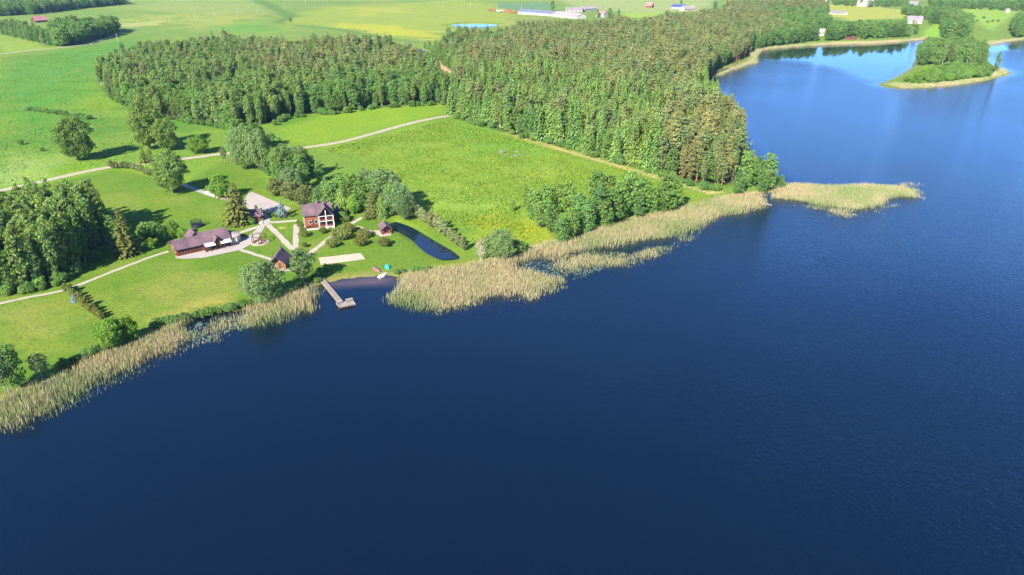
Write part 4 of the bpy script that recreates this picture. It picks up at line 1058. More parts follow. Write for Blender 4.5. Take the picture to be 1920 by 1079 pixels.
def reed_bed(name, label, pxs, dens, h, water_side=None, green=0.3, sparse=(0.0, 1.0), edge=5.0, z_off=0.0):
    P = [g0(px, py) for px, py in pxs]
    a = np.array(P); x0, y0 = a.min(0); x1, y1 = a.max(0)
    n = int((x1 - x0) * (y1 - y0) * dens * 3.2)
    X = rng.uniform(x0, x1, n); Y = rng.uniform(y0, y1, n)
    s = sdf(P, X, Y) + (fbm(X, Y, 7, 21.0) - 0.5) * edge * 1.6
    keep = (rng.random(n) < np.clip(s / (edge * 1.5) + 0.05, 0, 1) ** 1.5) & (s > 0)
    keep &= rng.random(n) < sparse[0] + (1 - sparse[0]) * np.clip((fbm(X, Y, 11, 31.0) - 0.36) * 6 * sparse[1] + 0.55, 0.05, 1)
    X, Y, s = X[keep], Y[keep], s[keep]; n = len(X)
    hl, d = terrain_h(X, Y)
    Z = np.maximum(hl, -0.05) + z_off
    g = np.clip(green + 0.05 + (fbm(X, Y, 16, 41.0) - 0.5) * 2.4 + rng.normal(0, 0.18, n) + np.clip(1 - s / (edge * 1.2), 0, 1) * 0.25, 0, 1)[:, None]
    straw = c3(0.44, 0.375, 0.205); gr = c3(0.235, 0.30, 0.105); pale = c3(0.53, 0.47, 0.30)
    c = straw * (1 - g) + gr * g
    pm = (rng.random(n) < 0.25)[:, None]
    c = np.where(pm, c * 0.5 + pale * 0.5, c) * rng.uniform(0.7, 1.25, (n, 1))
    hh = h * 0.74 * rng.uniform(0.55, 1.15, n) * (0.6 + 0.4 * np.clip(s / edge, 0, 1)) * (0.8 + 0.4 * fbm(X, Y, 9, 51.0))
    return blades(name, label, X, Y, Z, hh, rng.uniform(0.05, 0.11, n), c)
RD = [
 ('reed_bed', 'straw coloured reed belt along the left shore', [(-120, 800), (0, 742), (60, 716), (120, 692), (200, 655), (300, 613), (375, 585), (345, 625), (380, 628), (330, 662), (240, 706), (150, 752), (60, 803), (0, 815), (-120, 860)], 9, 3.0, .35, (0.3, 1), 5),
 ('reed_bed', 'tawny reed stand between the willow and the pier', [(470, 574), (520, 556), (575, 538), (598, 532), (606, 548), (600, 580), (560, 598), (500, 618), (455, 624), (440, 605)], 9, 3.3, .12, (0.4, 1), 4),
 ('reed_bed', 'sparse thin reeds in open water left of the pier', [(350, 640), (380, 600), (440, 588), (480, 606), (450, 628), (390, 645)], 4, 1.8, .45, (0.0, 1.3), 5),
 ('reed_bed', 'wide golden reed bed right of the bathing bay', [(715, 560), (740, 535), (745, 514), (800, 507), (900, 494), (960, 480), (1000, 466), (1040, 455), (1040, 478), (985, 496), (980, 508), (1045, 520), (1070, 530), (1000, 560), (930, 566), (870, 572), (820, 584), (770, 580)], 9, 3.2, .18, (0.45, 1), 4),
 ('reed_bed', 'pale reed belt in front of the alder stand', [(1000, 466), (1080, 440), (1160, 415), (1250, 394), (1330, 374), (1390, 362), (1440, 358), (1440, 390), (1370, 408), (1310, 432), (1240, 452), (1160, 466), (1080, 484), (1020, 490)], 8, 3.0, .34, (0.35, 1), 5),
 ('reed_bed', 'thin grey green reeds in the water before the pale belt', [(1080, 500), (1150, 480), (1240, 460), (1310, 438), (1320, 445), (1260, 472), (1180, 502), (1110, 508)], 5, 2.0, .5, (0.0, 1.2), 6),
 ('reed_bed', 'pale green reed spit reaching out into the lake', [(1440, 356), (1480, 345), (1560, 346), (1640, 348), (1700, 348), (1732, 362), (1730, 374), (1690, 372), (1660, 388), (1610, 396), (1560, 392), (1500, 380), (1440, 376)], 7, 2.6, .40, (0.5, 1), 4),
 ('reed_bed', 'scattered thin reeds below the reed spit', [(1490, 384), (1560, 390), (1640, 390), (1700, 376), (1690, 388), (1640, 402), (1590, 412), (1540, 402)], 4, 1.5, .4, (0.0, 1.3), 6),
 ('reed_bed', 'small patch of reeds off the tip of the reed spit', [(1668, 345), (1700, 342), (1735, 346), (1725, 352), (1690, 352)], 4, 1.8, .8, (0.2, 1), 4),
 ('reed_bed', 'beige reed fringe at the bend of the eastern forest shore', [(1326, 152), (1345, 137), (1385, 121), (1404, 112), (1400, 98), (1420, 92), (1480, 86), (1560, 81), (1640, 79), (1700, 75), (1745, 70), (1745, 74), (1700, 80), (1640, 84), (1560, 86), (1490, 90), (1430, 96), (1422, 108), (1425, 118), (1400, 126), (1360, 140)], 2.2, 3.0, .12, (0.7, 1), 4),
 ('reed_bed', 'beige reed fringe on the far shore right of the island', [(1785, 78), (1830, 81), (1880, 76), (1930, 71), (1930, 75), (1880, 82), (1840, 90), (1800, 86)], 2.2, 3.0, .45, (0.7, 1), 4),
 ('reed_bed', 'pale reed fringe along the near side of the island', [(1650, 160), (1680, 157), (1720, 160), (1780, 154), (1850, 146), (1868, 140), (1850, 151), (1860, 152), (1780, 164), (1730, 167), (1690, 168)], 3, 2.2, .30, (0.6, 1), 4),
 ('reed_bed', 'tan reeds on the long low tip of the island', [(1850, 140), (1872, 130), (1885, 131), (1897, 138), (1880, 144), (1860, 149)], 3, 2.0, .02, (0.7, 1), 4),
 ('reed_bed', 'faint whitish reeds off the eastern forest shore', [(1370, 245), (1395, 248), (1412, 262), (1400, 272), (1380, 272)], 1.6, 1.6, .35, (0.0, 1), 8),
 ('reed_bed', 'reed tuft below the small forest jetty', [(1360, 218), (1372, 220), (1375, 230), (1366, 236)], 3, 2.0, .4, (0.4, 1), 4),
 ('reed_bed', 'sparse green reeds between golden bed and pale belt', [(1030, 478), (1100, 470), (1180, 476), (1170, 496), (1090, 518), (1050, 530), (1030, 505)], 5, 2.0, .45, (0.1, 1), 5),
 ('reed_bed', 'thin outer reeds along the left shore belt', [(-60, 838), (60, 812), (150, 764), (260, 706), (340, 668), (420, 640), (400, 628), (330, 652), (240, 694), (150, 744), (60, 792)], 3.5, 1.9, .45, (0.0, 1), 4),
 ('reed_bed', 'thin outer reeds along the golden bed', [(708, 560), (760, 588), (830, 592), (900, 576), (1000, 566), (1070, 540), (1060, 528), (1000, 550), (900, 562), (820, 575), (750, 570)], 3.5, 1.9, .5, (0.0, 1), 4)]
for nm, lab, pxs, dens, h, gq, sp, ed in RD: reed_bed(nm, lab, pxs, dens, h, None, gq, sp, ed)

lily_mat = colattr_leaf('lily_pads', 'Col', 0.0)
def lilies(label, pxs, dens):
    P = [g0(*p) for p in pxs]; a = np.array(P); x0, y0 = a.min(0); x1, y1 = a.max(0)
    n = int((x1 - x0) * (y1 - y0) * dens); X = rng.uniform(x0, x1, n); Y = rng.uniform(y0, y1, n)
    k = (sdf(P, X, Y) > 0) & (fbm(X, Y, 6, 61.) > 0.47) & (terrain_h(X, Y)[1] < -0.3); X, Y = X[k], Y[k]; n = len(X)
    r = rng.uniform(0.10, 0.26, n); V = []
    for j in range(6):
        t = j * math.pi / 3 * 0.97
        V.append(np.stack([X + r * math.cos(t), Y + r * math.sin(t), np.full(n, 0.012) + rng.random(n) * 0.02], 1))
    V = np.stack(V, 1).reshape(-1, 3)
    me = np_mesh('lily_pads', V, np.arange(6 * n).reshape(-1, 6), lily_mat)
    g = rng.random((n, 1)); c = c3(0.10, 0.17, 0.10) * g + c3(0.20, 0.26, 0.16) * (1 - g)
    point_color(me, 'Col', np.repeat(c, 6, axis=0))
    tag(link(bpy.data.objects.new('lily_pads', me)), label, 'water lilies', kind='stuff')
lilies('lily pads floating off the left reed belt', [(345, 640), (370, 605), (420, 592), (460, 598), (475, 612), (440, 628), (380, 645)], 2.5)
lilies('lily pads in the pool behind the golden reed bed', [(960, 506), (1000, 492), (1060, 488), (1110, 490), (1140, 500), (1100, 520), (1060, 530), (1000, 520)], 2.2)
lilies('lily pads below the reed spit', [(1480, 384), (1560, 392), (1650, 392), (1640, 408), (1560, 408)], 0.8)

grass_mat = colattr_leaf('meadow_grass_blades', 'Col', 0.3)
def tufts(label, pxs, n, h, cols, name='meadow_grass', cat='grass'):
    P = poly(pxs); a = np.array(P); x0, y0 = a.min(0); x1, y1 = a.max(0)
    X = rng.uniform(x0, x1, n * 3); Y = rng.uniform(y0, y1, n * 3)
    k = (sdf(P, X, Y) > 1.5) & (fbm(X, Y, 14, 71.) + rng.normal(0, .12, len(X)) > 0.45); X, Y = X[k][:n], Y[k][:n]; n = len(X)
    road = linedist(smooth(poly(road_px), 3), X, Y) > 3.2; X, Y = X[road], Y[road]; n = len(X)
    Z = np.array([H(x, y) for x, y in zip(X, Y)])
    w = rng.random((n, 1)); c = (c3(*cols[0]) * w + c3(*cols[1]) * (1 - w)) * rng.uniform(0.75, 1.25, (n, 1))
    o = blades(name, label, X, Y, Z, h * rng.uniform(0.6, 1.3, n), rng.uniform(0.25, 0.6, n), c, 0.35, cat)
    return o
tufts('tall grass tufts over the meadow between house and forest', [(600, 282), (838, 224), (975, 262), (1200, 324), (1300, 365), (1240, 388), (1080, 400), (980, 395), (1000, 455), (900, 468), (800, 405), (790, 370), (700, 315)], 26000, 0.55, ((0.10, 0.22, 0.02), (0.20, 0.26, 0.04)))
tufts('tall grass tufts over the meadow left of the woods', [(-20, 110), (180, 95), (180, 150), (260, 215), (250, 300), (200, 310), (60, 338), (-20, 352)], 16000, 0.55, ((0.07, 0.19, 0.02), (0.15, 0.24, 0.04)))
tufts('yellow flowering weeds in the meadow above the lakeside bush', [(860, 420), (930, 400), (1010, 425), (1030, 450), (990, 450), (900, 440)], 1200, 0.35, ((0.32, 0.33, 0.02), (0.18, 0.25, 0.03)), 'yellow_flowers', 'flowers')
tufts('white cow parsley flowering beside the left road', [(-10, 285), (60, 285), (120, 300), (60, 328), (-10, 343)], 500, 0.4, ((0.36, 0.40, 0.24), (0.18, 0.28, 0.08)), 'white_flowers', 'flowers')
tufts('rank grass along the forest edge', [(960, 248), (1010, 262), (1110, 292), (1230, 328), (1320, 356), (1310, 366), (1220, 338), (1100, 303), (1000, 274)], 2500, 0.6, ((0.30, 0.27, 0.10), (0.18, 0.24, 0.04)))

# ------------------------------------------------------------------ buildings
roof_brown = surf('brown_roof', (0.105, 0.068, 0.082), 0.65, 1.6, 0.15, 0.25, 0.3, second=(0.145, 0.088, 0.096))
red_wood = surf('red_wood', (0.150, 0.040, 0.024), 0.7, 2.2, 0.18, 0.2, 0.3)
orange_wood = surf('orange_wood', (0.225, 0.072, 0.034), 0.7, 2.0, 0.15, 0.2, 0.3)
dark_wood = surf('dark_wood', (0.085, 0.045, 0.030), 0.8, 2.4, 0.25, 0.3, 0.2)
cream = surf('cream_plaster', (0.504, 0.454, 0.382), 0.9, 1.5, 0.06, 0.1, 0.2)
white = surf('white_paint', (0.576, 0.554, 0.518), 0.6, 1.5, 0.05, 0.0, 0.3)
glass = surf('window_glass', (0.020, 0.026, 0.034), 0.06, 1.0, 0.2, 0.0, 0.6)
greywood = surf('weathered_planks', (0.274, 0.230, 0.198), 0.9, 2.2, 0.22, 0.3, 0.15)
greydark = surf('weathered_posts', (0.16, 0.12, 0.10), 0.9, 2.0, 0.25, 0.3, 0.1)
black = surf('black_net_and_shade', (0.018, 0.020, 0.026), 0.7, 3, 0.2)
def gable(o, x0, x1, y0, y1, zw, zr, wall, roof, axis='x', ov=0.45, t=0.16, z0=-0.6, names=('wall', 'roof')):
    """gable block in local coords: walls with gable ends, two roof slabs; ridge along axis"""
    mb = MB(); mb.box(x0, x1, y0, y1, z0, zw)
    if axis == 'x':
        m = (y0 + y1) / 2
        for x in (x0, x1):
            mb.poly([(x, y0, zw), (x, y1, zw), (x, m, zr)])
        w = mb.build(names[0], wall, o)
        k = (zr - zw) / (m - y0); e = ov
        r = MB()
        r.slab([(x0 - ov, y0 - e, zw - k * e + t), (x1 + ov, y0 - e, zw - k * e + t), (x1 + ov, m, zr + t), (x0 - ov, m, zr + t)], t)
        r.slab([(x0 - ov, m, zr + t), (x1 + ov, m, zr + t), (x1 + ov, y1 + e, zw - k * e + t), (x0 - ov, y1 + e, zw - k * e + t)], t)
    else:
        m = (x0 + x1) / 2
        for y in (y0, y1):
            mb.poly([(x0, y, zw), (x1, y, zw), (m, y, zr)])
        w = mb.build(names[0], wall, o)
        k = (zr - zw) / (m - x0); e = ov
        r = MB()
        r.slab([(x0 - e, y0 - ov, zw - k * e + t), (m, y0 - ov, zr + t), (m, y1 + ov, zr + t), (x0 - e, y1 + ov, zw - k * e + t)], t)
        r.slab([(m, y0 - ov, zr + t), (x1 + e, y0 - ov, zw - k * e + t), (x1 + e, y1 + ov, zw - k * e + t), (m, y1 + ov, zr + t)], t)
    rf = r.build(names[1], roof, o)
    return w, rf
def window(o, x, y, z, w, h, face='front', frame=white, pane=glass, name='window'):
    """window with frame and pane, proud of a wall facing -y (front), +y (back), -x (left) or +x (right)"""
    d = 0.06
    def bx(a0, a1, z0, z1, dp, mat, nm, par):
        mb = MB()
        if face == 'front': mb.box(x + a0, x + a1, y - dp, y + 0.02, z + z0, z + z1)
        elif face == 'back': mb.box(x + a0, x + a1, y - 0.02, y + dp, z + z0, z + z1)
        elif face == 'left': mb.box(x - dp, x + 0.02, y + a0, y + a1, z + z0, z + z1)
        else: mb.box(x - 0.02, x + dp, y + a0, y + a1, z + z0, z + z1)
        return mb.build(nm, mat, par)
    f = bx(-w / 2 - 0.09, w / 2 + 0.09, -0.09, h + 0.09, d, frame, name, o)
    bx(-w / 2, w / 2, 0, h, d + 0.015, pane, 'pane', f)
    return f
def door(o, x, y, z, w, h, mat, face='front'):
    mb = MB()
    if face == 'front': mb.box(x - w / 2, x + w / 2, y - 0.07, y + 0.02, z, z + h)
    else: mb.box(x - 0.07, x + 0.02, y - w / 2, y + w / 2, z, z + h)
    return mb.build('door', mat, o)
def site(px, py): 
    x, y = march(px, py); return (x, y, H(x, y))
# long bungalow
bx, by, bz = site(332, 481.5)
B = empty('bungalow', (bx, by, bz), math.radians(37), 'long low red bungalow with brown roofs, white awnings and glazed end', 'house')
B.scale = (0.845, 1.06, 1.0)
w, r = gable(B, 0, 10.5, 0.0, 6.8, 2.7, 4.6, red_wood, roof_brown, 'x', 0.6)
MB().box(0.7, 9.2, -0.09, 0.02, 1.05, 2.35).build('veranda_shade_panel', black, B)  # solid black panel paints the shade inside the open veranda
for i in range(8):
    x = 0.7 + i * 1.214; MB().box(x - 0.08, x + 0.08, -0.16, -0.093, 0.0, 2.6).build('post', orange_wood, B)
for z in (0.30, 0.62, 0.92):
    MB().box(0.5, 9.4, -0.20, -0.163, z, z + 0.13).build('rail', red_wood, B)
for yy in (1.6, 3.4, 5.2): window(B, -0.003, yy, 0.9, 0.9, 1.2, 'left')
MB().box(-0.13, 0.0, 0.05, 0.35, 0, 2.6).build('corner_board', orange_wood, B)
MB().box(-0.13, 0.0, 2.3, 2.6, 0, 3.4).build('corner_board', orange_wood, B)
w2, r2 = gable(B, 10.52, 21.4, -0.25, 7.2, 3.1, 5.5, red_wood, roof_brown, 'x', 0.5)
MB().box(9.9, 10.1, -0.75, -0.6, 2.45, 2.6).build('roof_edge', dark_wood, r)
# cross gable at the back and entrance gable at the front
gable(B, 6.8, 12.2, 4.6, 9.4, 3.4, 5.6, red_wood, roof_brown, 'y', 0.4, names=('rear_wing_wall', 'rear_wing_roof'))
gable(B, 14.95, 16.95, -1.3, 2.6, 3.15, 4.5, dark_wood, roof_brown, 'y', 0.5, names=('porch_gable', 'porch_roof'))
MB().slab([(0, 7.42, 2.45), (6.6, 7.42, 2.45), (6.6, 9.6, 2.15), (0, 9.6, 2.15)], 0.12).build('rear_canopy', surf('blue_grey_roof', (0.10, 0.12, 0.20), 0.4, 1.5, 0.15), B)
for x in (0.15, 3.3, 6.4): MB().box(x, x + 0.12, 9.35, 9.47, -0.6, 2.05).build('canopy_post', dark_wood, B)
for x0, x1 in ((10.7, 14.9), (17.0, 21.3)):
    a = MB(); a.slab([(x0, -2.35, 2.25), (x1, -2.35, 2.25), (x1, -0.30, 2.95), (x0, -0.30, 2.95)], 0.06); aw = a.build('awning', white, B)
    MB().box(x0, x1, -2.39, -2.33, 2.02, 2.2).build('valance', white, aw)
    MB().box(x0 + 0.2, x1 - 0.2, -0.31, -0.253, 0.4, 2.3).build('window', glass, B)
    for x in (x0 + 0.05, x1 - 0.13): MB().box(x, x + 0.08, -2.3, -2.22, -0.3, 2.2).build('awning_post', dark_wood, aw)
door(B, 15.9, -1.30, 0.0, 1.2, 2.1, dark_wood)
for x in (15.05, 16.85): MB().box(x - 0.08, x + 0.08, -1.75, -1.55, -0.3, 2.7).build('porch_post', dark_wood, B)

# conservatory: faceted glazed end
oct_ = [(21.4, -0.1), (24.2, -0.1), (26.3, 1.5), (26.9, 3.5), (26.3, 5.5), (24.2, 7.1), (21.4, 7.1)]
con_glass = surf('conservatory_panes', (0.36, 0.33, 0.25), 0.15, 1.2, 0.15, 0.0, 0.6)
con_roof = surf('conservatory_roof', (0.432, 0.360, 0.302), 0.35, 1.0, 0.08, 0.0, 0.5)
cz = 2.7
for i in range(len(oct_) - 1):
    p, qn = oct_[i], oct_[i + 1]
    MB().poly([(p[0], p[1], -0.5), (qn[0], qn[1], -0.5), (qn[0], qn[1], cz), (p[0], p[1], cz)]).build('glass_panel', con_glass, B)
    MB().tube([(p[0], p[1], -0.5), (p[0], p[1], cz)], [0.12, 0.12], 6).build('glazing_post', white, B)
    c0 = (21.42, 3.5, 4.35)
    e = 1.06
    pe = (c0[0] + (p[0] - c0[0]) * e, c0[1] + (p[1] - c0[1]) * e, cz); qe = (c0[0] + (qn[0] - c0[0]) * e, c0[1] + (qn[1] - c0[1]) * e, cz)
    m = MB(); m.poly([pe, qe, c0]); m.poly([(c0[0], c0[1], c0[2] - .08), (qe[0], qe[1], qe[2] - .08), (pe[0], pe[1], pe[2] - .08)]); rp = m.build('roof_panel', con_roof, B)
    MB().tube([(pe[0], pe[1], pe[2] + 0.03), (c0[0], c0[1], c0[2] + 0.03)], [0.06, 0.06], 5).build('glazing_bar', dark_wood, B)
def bench_set(px, py, rz, label, group):
    x, y, z = site(px, py)
    o = empty('picnic_table', (x, y, z + 0.06), rz, label, 'table', group)
    MB().box(-1.2, 1.2, -0.4, 0.4, 0.68, 0.75).build('table_top', dark_wood, o)
    for s in (-1, 1):
        MB().box(-1.2, 1.2, s * 0.75 - 0.15, s * 0.75 + 0.15, 0.42, 0.47).build('bench_seat', dark_wood, o)
        MB().box(s * 0.9 - 0.05, s * 0.9 + 0.05, -0.85, 0.85, 0.0, 0.42).build('leg_frame', dark_wood, o)
        MB().box(s * 0.9 - 0.05, s * 0.9 + 0.05, -0.1, 0.1, 0.42, 0.68).build('leg', dark_wood, o)
bench_set(391, 471, math.radians(37), 'dark picnic table under the left awning', None)
bench_set(401, 468.5, math.radians(37), 'dark picnic table before the bungalow porch', None)
bench_set(424, 463, math.radians(37), 'dark picnic table under the right awning', None)

# two-storey house
hx, hy, hz = site(575, 431.5)
Hs = empty('house', (hx, hy, hz), math.radians(19), 'two-storey orange house with brown gabled roof and white balcony frame', 'house')
Hs.scale = (0.84, 0.96, 0.93)
gable(Hs, -0.3, 11.6, 3.0, 10.5, 5.3, 8.3, orange_wood, roof_brown, 'x', 0.7, 0.18, -1.0)
MB().box(-0.42, -0.303, 2.95, 10.55, -1.0, 5.25).build('side_wall', cream, Hs)
MB().poly([(-0.36, 3.0, 5.25), (-0.36, 10.5, 5.25), (-0.36, 6.75, 8.2)]).build('gable_board', cream, Hs)
for yy, zz in ((4.5, 1.2), (7.5, 1.2), (5.2, 3.6), (8.2, 3.6), (6.4, 5.7)): window(Hs, -0.423, yy, zz, 1.0, 1.2, 'left', dark_wood)
for x in (2.2, 4.6): window(Hs, x, 2.997, 1.4, 1.1, 1.3, 'front', white)
door(Hs, 3.4, 2.997, 0.9, 1.0, 2.1, dark_wood)
# front wing with open balconies
gable(Hs, 5.6, 11.9, 1.3, 5.0, 5.3, 8.9, orange_wood, roof_brown, 'y', 0.55, 0.18, -1.0, names=('front_wing_wall', 'front_wing_roof'))
gable(Hs, 4.6, 8.6, 7.0, 11.8, 5.4, 8.9, orange_wood, roof_brown, 'y', 0.5, 0.18, -1.0, names=('rear_wing_wall', 'rear_wing_roof'))
r = MB(); r.slab([(5.05, -0.9, 5.15), (8.75, -0.9, 9.1), (8.75, 0.76, 9.1), (5.05, 0.76, 5.15)], 0.18); r.slab([(8.75, -0.9, 9.1), (12.45, -0.9, 5.15), (12.45, 0.76, 5.15), (8.75, 0.76, 9.1)], 0.18)
r.build('gable_canopy', roof_brown, Hs)
MB().poly([(5.7, 1.24, 5.2), (11.8, 1.24, 5.2), (8.75, 1.24, 8.6)]).build('gable_glazing', glass, Hs)
for z in (0.55, 3.0):
    MB().box(5.6, 12.0, -0.75, 1.297, z, z + 0.22).build('balcony_floor', white, Hs)
MB().box(5.5, 12.1, -0.80, -0.60, 5.1, 5.3).build('beam', white, Hs)
for x in (5.65, 8.75, 11.95):
    MB().box(x - 0.15, x + 0.15, -0.82, -0.5, -1.0, 5.1 if x != 8.75 else 7.6).build('column', white, Hs)
for z in (0.77, 3.22):
    for xa, xb in ((5.9, 8.5), (9.0, 11.7)):
        MB().box(xa, xb, -0.70, -0.64, z + 0.12, z + 0.85).build('balustrade', red_wood, Hs)
        MB().box(xa + 0.3, xb - 0.3, 1.23, 1.297, z + 0.1, z + 1.9).build('window', glass, Hs)
MB().box(5.6, 12.15, -0.85, 1.297, -1.0, 0.55).build('plinth', cream, Hs)
for xa in (7.0, 10.2): window(Hs, xa, -0.853, -0.1, 1.8, 0.5, 'front', white)
# terrace in front of the recessed left part
MB().box(-0.3, 5.58, -0.6, 2.99, -1.0, 0.55).build('terrace_base', cream, Hs)
MB().box(0.0, 5.5, -0.45, 2.9, 0.553, 0.60).build('terrace_floor', red_wood, Hs)
for z in (0.9, 1.2): MB().box(-0.2, 5.5, -0.55, -0.49, z, z + 0.12).build('rail', red_wood, Hs)
for x in (-0.15, 1.7, 3.5, 5.3): MB().box(x - 0.05, x + 0.05, -0.56, -0.48, 0.55, 1.4).build('rail_post', red_wood, Hs)
MB().box(2.6, 4.4, 0.6, 1.5, 0.9, 1.35).build('terrace_table', dark_wood, Hs)
MB().box(9.3, 10.1, 6.2, 7.0, 7.4, 9.6).build('chimney', roof_brown, Hs)
for yy in (3.8, 6.5): window(Hs, 11.603, yy, 3.4, 1.0, 1.2, 'right', white)
MB().box(12.0, 12.35, 0.2, 2.6, -1.0, 2.4).build('side_porch_wall', cream, Hs)

# lakeside hut
ex_, ey_ = g0(534, 495, 3.4); sx, sy = ex_ - 2.9, ey_ + 1.8; sz = H(sx, sy)
S = empty('sauna_hut', (sx, sy, sz), math.radians(3), 'small brown lakeside hut with steep roof and chimney beside the willow', 'hut')
gable(S, -2.4, 2.4, 0.0, 6.4, 2.5, 4.9, surf('brown_logs', (0.22, 0.105, 0.055), 0.8, 2, 0.2, 0.3), roof_brown, 'y', 0.55)
MB().box(-0.35, 0.35, 4.6, 5.3, 3.6, 6.3).build('chimney', surf('chimney_brick', (0.12, 0.08, 0.075), 0.9, 4, 0.2), S)
MB().box(-2.4, 2.4, -1.5, -0.003, -0.6, 0.15).build('porch_floor', greywood, S)
for x in (-2.2, 2.2): MB().box(x - 0.08, x + 0.08, -1.4, -1.24, 0.15, 2.4).build('porch_post', dark_wood, S)
MB().slab([(-2.9, -1.7, 2.22), (0, -1.7, 5.0), (0, -0.56, 5.0), (-2.9, -0.56, 2.22)], 0.14).build('porch_roof', roof_brown, S)
MB().slab([(0, -1.7, 5.0), (2.9, -1.7, 2.22), (2.9, -0.56, 2.22), (0, -0.56, 5.0)], 0.14).build('porch_roof', roof_brown, S)
door(S, 0.6, 0.0, 0.15, 0.9, 2.0, dark_wood); window(S, -1.2, 0.0, 1.0, 0.8, 0.9)
for yy in (1.5, 4.2): window(S, -2.4, yy, 1.0, 0.8, 0.9, 'left'); window(S, 2.4, yy, 1.0, 0.8, 0.9, 'right')

# red pavilion by the pond
px_, py_, pz_ = site(716.5, 441)
Pv = empty('pavilion', (px_, py_, pz_), math.radians(21), 'small red wooden pavilion with brown roof beside the garden pond', 'pavilion')
gable(Pv, 0, 3.6, 1.6, 5.6, 2.2, 3.4, red_wood, roof_brown, 'y', 0.35)
MB().slab([(-0.45, -0.3, 1.95), (1.8, -0.3, 3.52), (1.8, 1.22, 3.52), (-0.45, 1.22, 1.95)], 0.14).build('porch_roof', roof_brown, Pv)
MB().slab([(1.8, -0.3, 3.52), (4.05, -0.3, 1.95), (4.05, 1.22, 1.95), (1.8, 1.22, 3.52)], 0.14).build('porch_roof', roof_brown, Pv)
for x in (0.1, 1.8, 3.5): MB().box(x - 0.09, x + 0.09, 0.0, 0.18, -0.4, 2.2).build('post', red_wood, Pv)
for xa, xb in ((0.2, 1.2), (2.0, 3.4)): MB().box(xa, xb, 0.03, 0.12, 0.5, 0.85).build('rail', red_wood, Pv)
for x in (-0.0, 3.52): MB().box(x, x + 0.08, 0.1, 1.597, 0.0, 0.9).build('side_rail', red_wood, Pv)
door(Pv, 1.8, 1.6, 0.1, 0.9, 1.9, dark_wood); window(Pv, 0.7, 1.6, 0.8, 0.6, 0.8); window(Pv, 2.9, 1.6, 0.8, 0.6, 0.8); window(Pv, 0.0, 3.6, 0.9, 0.9, 0.8, 'left')

# red shed and covered gate by the parking
gx_, gy_, gz_ = site(467, 416)
Sh = empty('shed', (gx_, gy_, gz_), math.radians(10), 'dark roofed red shed in the shade of the tall brownish conifer', 'shed')
gable(Sh, -1.5, 4.2, 0, 5.0, 2.3, 4.0, red_wood, roof_brown, 'x', 0.6)
door(Sh, 2.6, 0.0, 0.0, 1.0, 1.9, dark_wood); window(Sh, 0.6, 0.0, 0.9, 0.9, 0.9); 
cx_, cy_, cz_ = site(487, 412)
Cp = empty('carport', (cx_, cy_, cz_), math.radians(12), 'small open carport roof on posts right of the red shed', 'carport')
r = MB(); r.slab([(-1.6, -1.8, 2.3), (1.9, -1.8, 2.3), (1.4, 0, 3.5), (-1.2, 0, 3.5)], 0.14); r.slab([(-1.2, 0, 3.5), (1.4, 0, 3.5), (1.9, 1.8, 2.3), (-1.6, 1.8, 2.3)], 0.14); r.build('roof', roof_brown, Cp)
for x in (-1.3, 1.5):
    for y in (-1.5, 1.5): MB().box(x - 0.09, x + 0.09, y - 0.09, y + 0.09, -0.2, 2.4).build('post', dark_wood, Cp)
MB().box(-1.3, 1.5, 1.42, 1.50, 0, 1.9).build('back_wall', red_wood, Cp)

# open timber frame round the fire place
fx, fy, fz = site(487, 455)
Fr = empty('pergola', (fx, fy, fz), math.radians(10), 'open hexagonal dark timber frame with swing benches round a fire pit', 'pergola')
MB().lathe([(3.3, -0.3), (3.3, 0.10), (0.01, 0.12)], 24).build('round_paving', pathm, Fr)
hexp = [(2.6 * math.cos(a), 2.6 * math.sin(a)) for a in [math.radians(60 * i + 30) for i in range(6)]]
for i in range(6):
    p, qn = hexp[i], hexp[(i + 1) % 6]
    MB().tube([(p[0], p[1], 0), (p[0], p[1], 2.7)], [0.13, 0.12], 6).build('post', dark_wood, Fr)
    MB().tube([(p[0], p[1], 2.72), (qn[0], qn[1], 2.72)], [0.13, 0.13], 6).build('beam', dark_wood, Fr)
    if i in (0, 1, 2, 4):
        mx_, my_ = (p[0] + qn[0]) / 2 * 0.8, (p[1] + qn[1]) / 2 * 0.8
        a = math.atan2(qn[1] - p[1], qn[0] - p[0]); d = (math.cos(a) * 0.75, math.sin(a) * 0.75); n_ = (-math.sin(a) * 0.25, math.cos(a) * 0.25)
        MB().prism([(mx_ - d[0] - n_[0], my_ - d[1] - n_[1]), (mx_ + d[0] - n_[0], my_ + d[1] - n_[1]), (mx_ + d[0] + n_[0], my_ + d[1] + n_[1]), (mx_ - d[0] + n_[0], my_ - d[1] + n_[1])], 0.12, 0.55).build('bench', red_wood, Fr)
MB().lathe([(0.75, 0.1), (0.75, 0.45), (0.5, 0.45), (0.5, 0.2), (0.01, 0.2)], 14).build('fire_pit', surf('fire_stone', (0.3, 0.24, 0.2), 0.9, 3, 0.3), Fr)

